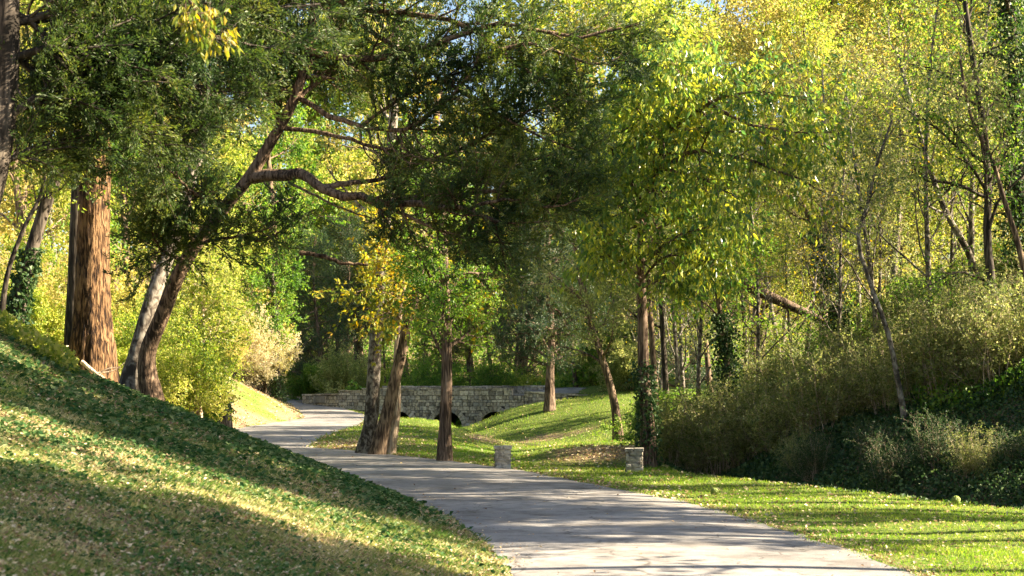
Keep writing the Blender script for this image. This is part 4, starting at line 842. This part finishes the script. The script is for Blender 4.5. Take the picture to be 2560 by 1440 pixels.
# fallen leaves
x, y = scatter(rg, 560000, 4.5, 105, -.46, .46)
pr = litter_amt(x, y) * np.where(xl(y) > x, np.where(y < 14.2, .45, 1.0), .55); pr = np.where(in_road(x, y), 0, pr) ; pr = np.where(x > toe(y) + .5, .35, pr)  # pale leaves thinned on the near bank: greener, and deepens its shade
k = rg.random(len(x)) < pr; x, y = x[k], y[k]
xr2, yr2 = scatter(rg, 26000, 14, 130, -.25, .3); k = in_road(xr2, yr2, -.05); xr2, yr2 = xr2[k], yr2[k]
edge = np.minimum(xr2 - xl(yr2), xr(yr2) - xr2); k = rg.random(len(xr2)) < .018 + .9 * np.exp(-edge / (.16 + .22 * np.clip(vnoise(xr2, yr2, 1.1, 3), 0, 1))); xr2, yr2 = xr2[k], yr2[k]
Va, Qa = flat_leaves(rg, x, y, .055 * np.clip(y / 20, .8, 2.5), .035, .45, .6)
Vb, Qb = flat_leaves(rg, xr2, yr2, .065 * np.clip(yr2 / 30, .7, 2), 0, .3, .6)
Vb[:, 2] += np.repeat(zroad(yr2) + .045 - ground(xr2, yr2), 4)
tag(obj('fallen_leaves', mesh_np('fallen_leaves', *join([(Va, Qa), (Vb, Qb)])), M['dead']), 'dry tan and brown fallen leaves strewn over bank, verge and road', 'fallen leaves', kind='stuff')
# ivy carpet on the right hill and the left wood floor
def carpet(n, ys_, cond, size, lift, leafm, name, label, ul, uh):
    x, y = scatter(rg, n, ys_[0], ys_[1], ul, uh); k = cond(x, y); x, y = x[k], y[k]
    tag(obj(name, mesh_np(name, *flat_leaves(rg, x, y, size * np.clip(y / 34, .8, 2.4), lift(x, y), 1.2, .8)), M[leafm]), label, 'ground cover', kind='stuff')
carpet(330000, (24, 90), lambda x, y: (x > toe(y) + .15) & (x < toe(y) + 16), .095, lambda x, y: .12 + .5 * np.clip((x - toe(y)) / 2, 0, 1) * (.5 + .5 * vnoise(x, y, 1.4, 6)), 'ivy', 'ivy_carpet', 'dark ivy and creeper carpet over the foot of the right hill', .02, .5)
carpet(300000, (26, 120), lambda x, y: (x > toe(y) + 6 + 2 * vnoise(x, y, .9, 4)) & (x < toe(y) + 36), .085, lambda x, y: .3 + 1.1 * np.clip(.5 + .6 * vnoise(x, y, 1.1, 11), 0, 1), 'green', 'hill_undergrowth', 'sunlit mixed green undergrowth covering the slope of the right hill', .05, .52)
carpet(120000, (106, 230), lambda x, y: (x > xr(y) + 1) | (y > 142), .12, lambda x, y: .3 + 1.8 * np.clip(.5 + .6 * vnoise(x, y, .6, 12), 0, 1), 'green', 'valley_undergrowth', 'mixed green undergrowth on the slope behind the bridge', -.3, .3)
carpet(160000, (28, 120), lambda x, y: (x < xl(y) - 6.5) & (x > xl(y) - 30), .12, lambda x, y: .15 + .5 * (.5 + .5 * vnoise(x, y, 1.1, 8)), 'lime', 'wood_undergrowth', 'bright low undergrowth on the floor of the left wood', -.5, -.12)

# distant wood behind everything, one mass
def mass(name, label, n, fx, leafm, size):
    P = fx(n); T_ = np.stack([P, P + rg.normal(0, .3, P.shape)], 1)
    tag(obj(name, mesh_np(name, *leaves(rg, T_, 1, size, .6, .2, .2, .2)), M[leafm]), label, 'wood', kind='stuff')
def far(n):
    nc = 900; cx_ = rg.uniform(-170, 190, nc); cy_ = rg.uniform(235, 330, nc); top = 18 + 6 * vnoise(cx_, cy_, .08, 2) 
    cz = ground(cx_, cy_) + top * rg.uniform(0, 1, nc) ** .8 * np.clip(1 - .0 * cx_, .3, 1)
    i = rg.integers(0, nc, n); return np.stack([cx_[i], cy_[i], cz[i]], 1) + rg.normal(0, 1, (n, 3)) * np.array([3.2, 3.2, 2.2])
mass('distant_wood', 'hazy distant wood closing the valley behind the bridge trees', 130000, far, 'gold', .9)
# added wood, unseen right of the frame, spaced to streak the low sun
def offwood():
    rg = np.random.default_rng(900); parts = []; lv = []
    for (x, y, h, dn) in OFF:
        z = gz(x, y); path = np.stack([np.full(10, x), np.full(10, y), z + np.linspace(0, h, 10)], 1) + np.cumsum(rg.normal(0, .12, (10, 3)), 0)
        V, Q, R = stem_mesh(path, rg.uniform(.13, .26), .07, 8, rg=rg); parts.append((V, Q))
        P1, R1 = spawn(rg, path[None], R[None], int(4 + 9 * dn), .45, 1, 60, 2.1, K=6, up=.35, lenf=lambda t: 1.2 - .6 * t); P2, R2 = spawn(rg, P1, R1, 7, .2, 1, 48, 1.3, K=4)
        P3, R3 = spawn(rg, P2, R2, 5, .1, 1, 45, .6, K=4, rmin=.004)
        parts += [tubes(P1, R1, 5), tubes(P2, R2, 3)]; lv.append(leaves(rg, np.concatenate([P3, P2]), int(4 + 9 * dn), .17, .65, .4, .2, .1))
    V1, Q1 = join(parts); V2, Q2 = join(lv)
    return V1, Q1, V2, Q2
ro = np.random.default_rng(12); OFF = []
for yv, dn in ((2, 1.4), (4, 1.4), (6, 1.4), (7.6, 1.4), (9, 1.4), (10.2, 1.5), (11.2, 1.5), (12.1, 1.4), (16.4, .05), (19.6, 1.4), (20.2, 1.4), (21.3, 1.3), (22.9, .7), (24.0, 1.3), (25.2, 1.2), (26.9, .8), (28.0, 1.2), (29.6, .8), (31, 1.2), (32.6, .8)):
    xm = max(11.0, yv * .40 + 1.5); OFF.append((xm + ro.uniform(0, 8), yv + ro.normal(0, .15), ro.uniform(10, 13) + (3.4 if 19 < yv < 24.5 else 0), dn))
OFF += [(24, 35, 11, .8), (27, 30, 12, .8), (26, 22, 12, .8), (20, 24.5, 12, .9), (25, 8, 13, 1), (22, 3, 12, 1)]
V1, Q1, V2, Q2 = offwood()
o = obj('shadow_wood', mesh_np('shadow_wood', V1, Q1, smooth=True), M['bark']); tag(o, 'unseen wood past the right edge, added to cast streaked shadows', 'wood', kind='stuff')
me = o.data; me2 = mesh_np('shadow_wood_leaves', V2, Q2); me2.materials.append(M['lime']); oc = bpy.data.objects.new('foliage', me2); C.objects.link(oc); oc.parent = o; oc['kind'] = 'stuff'
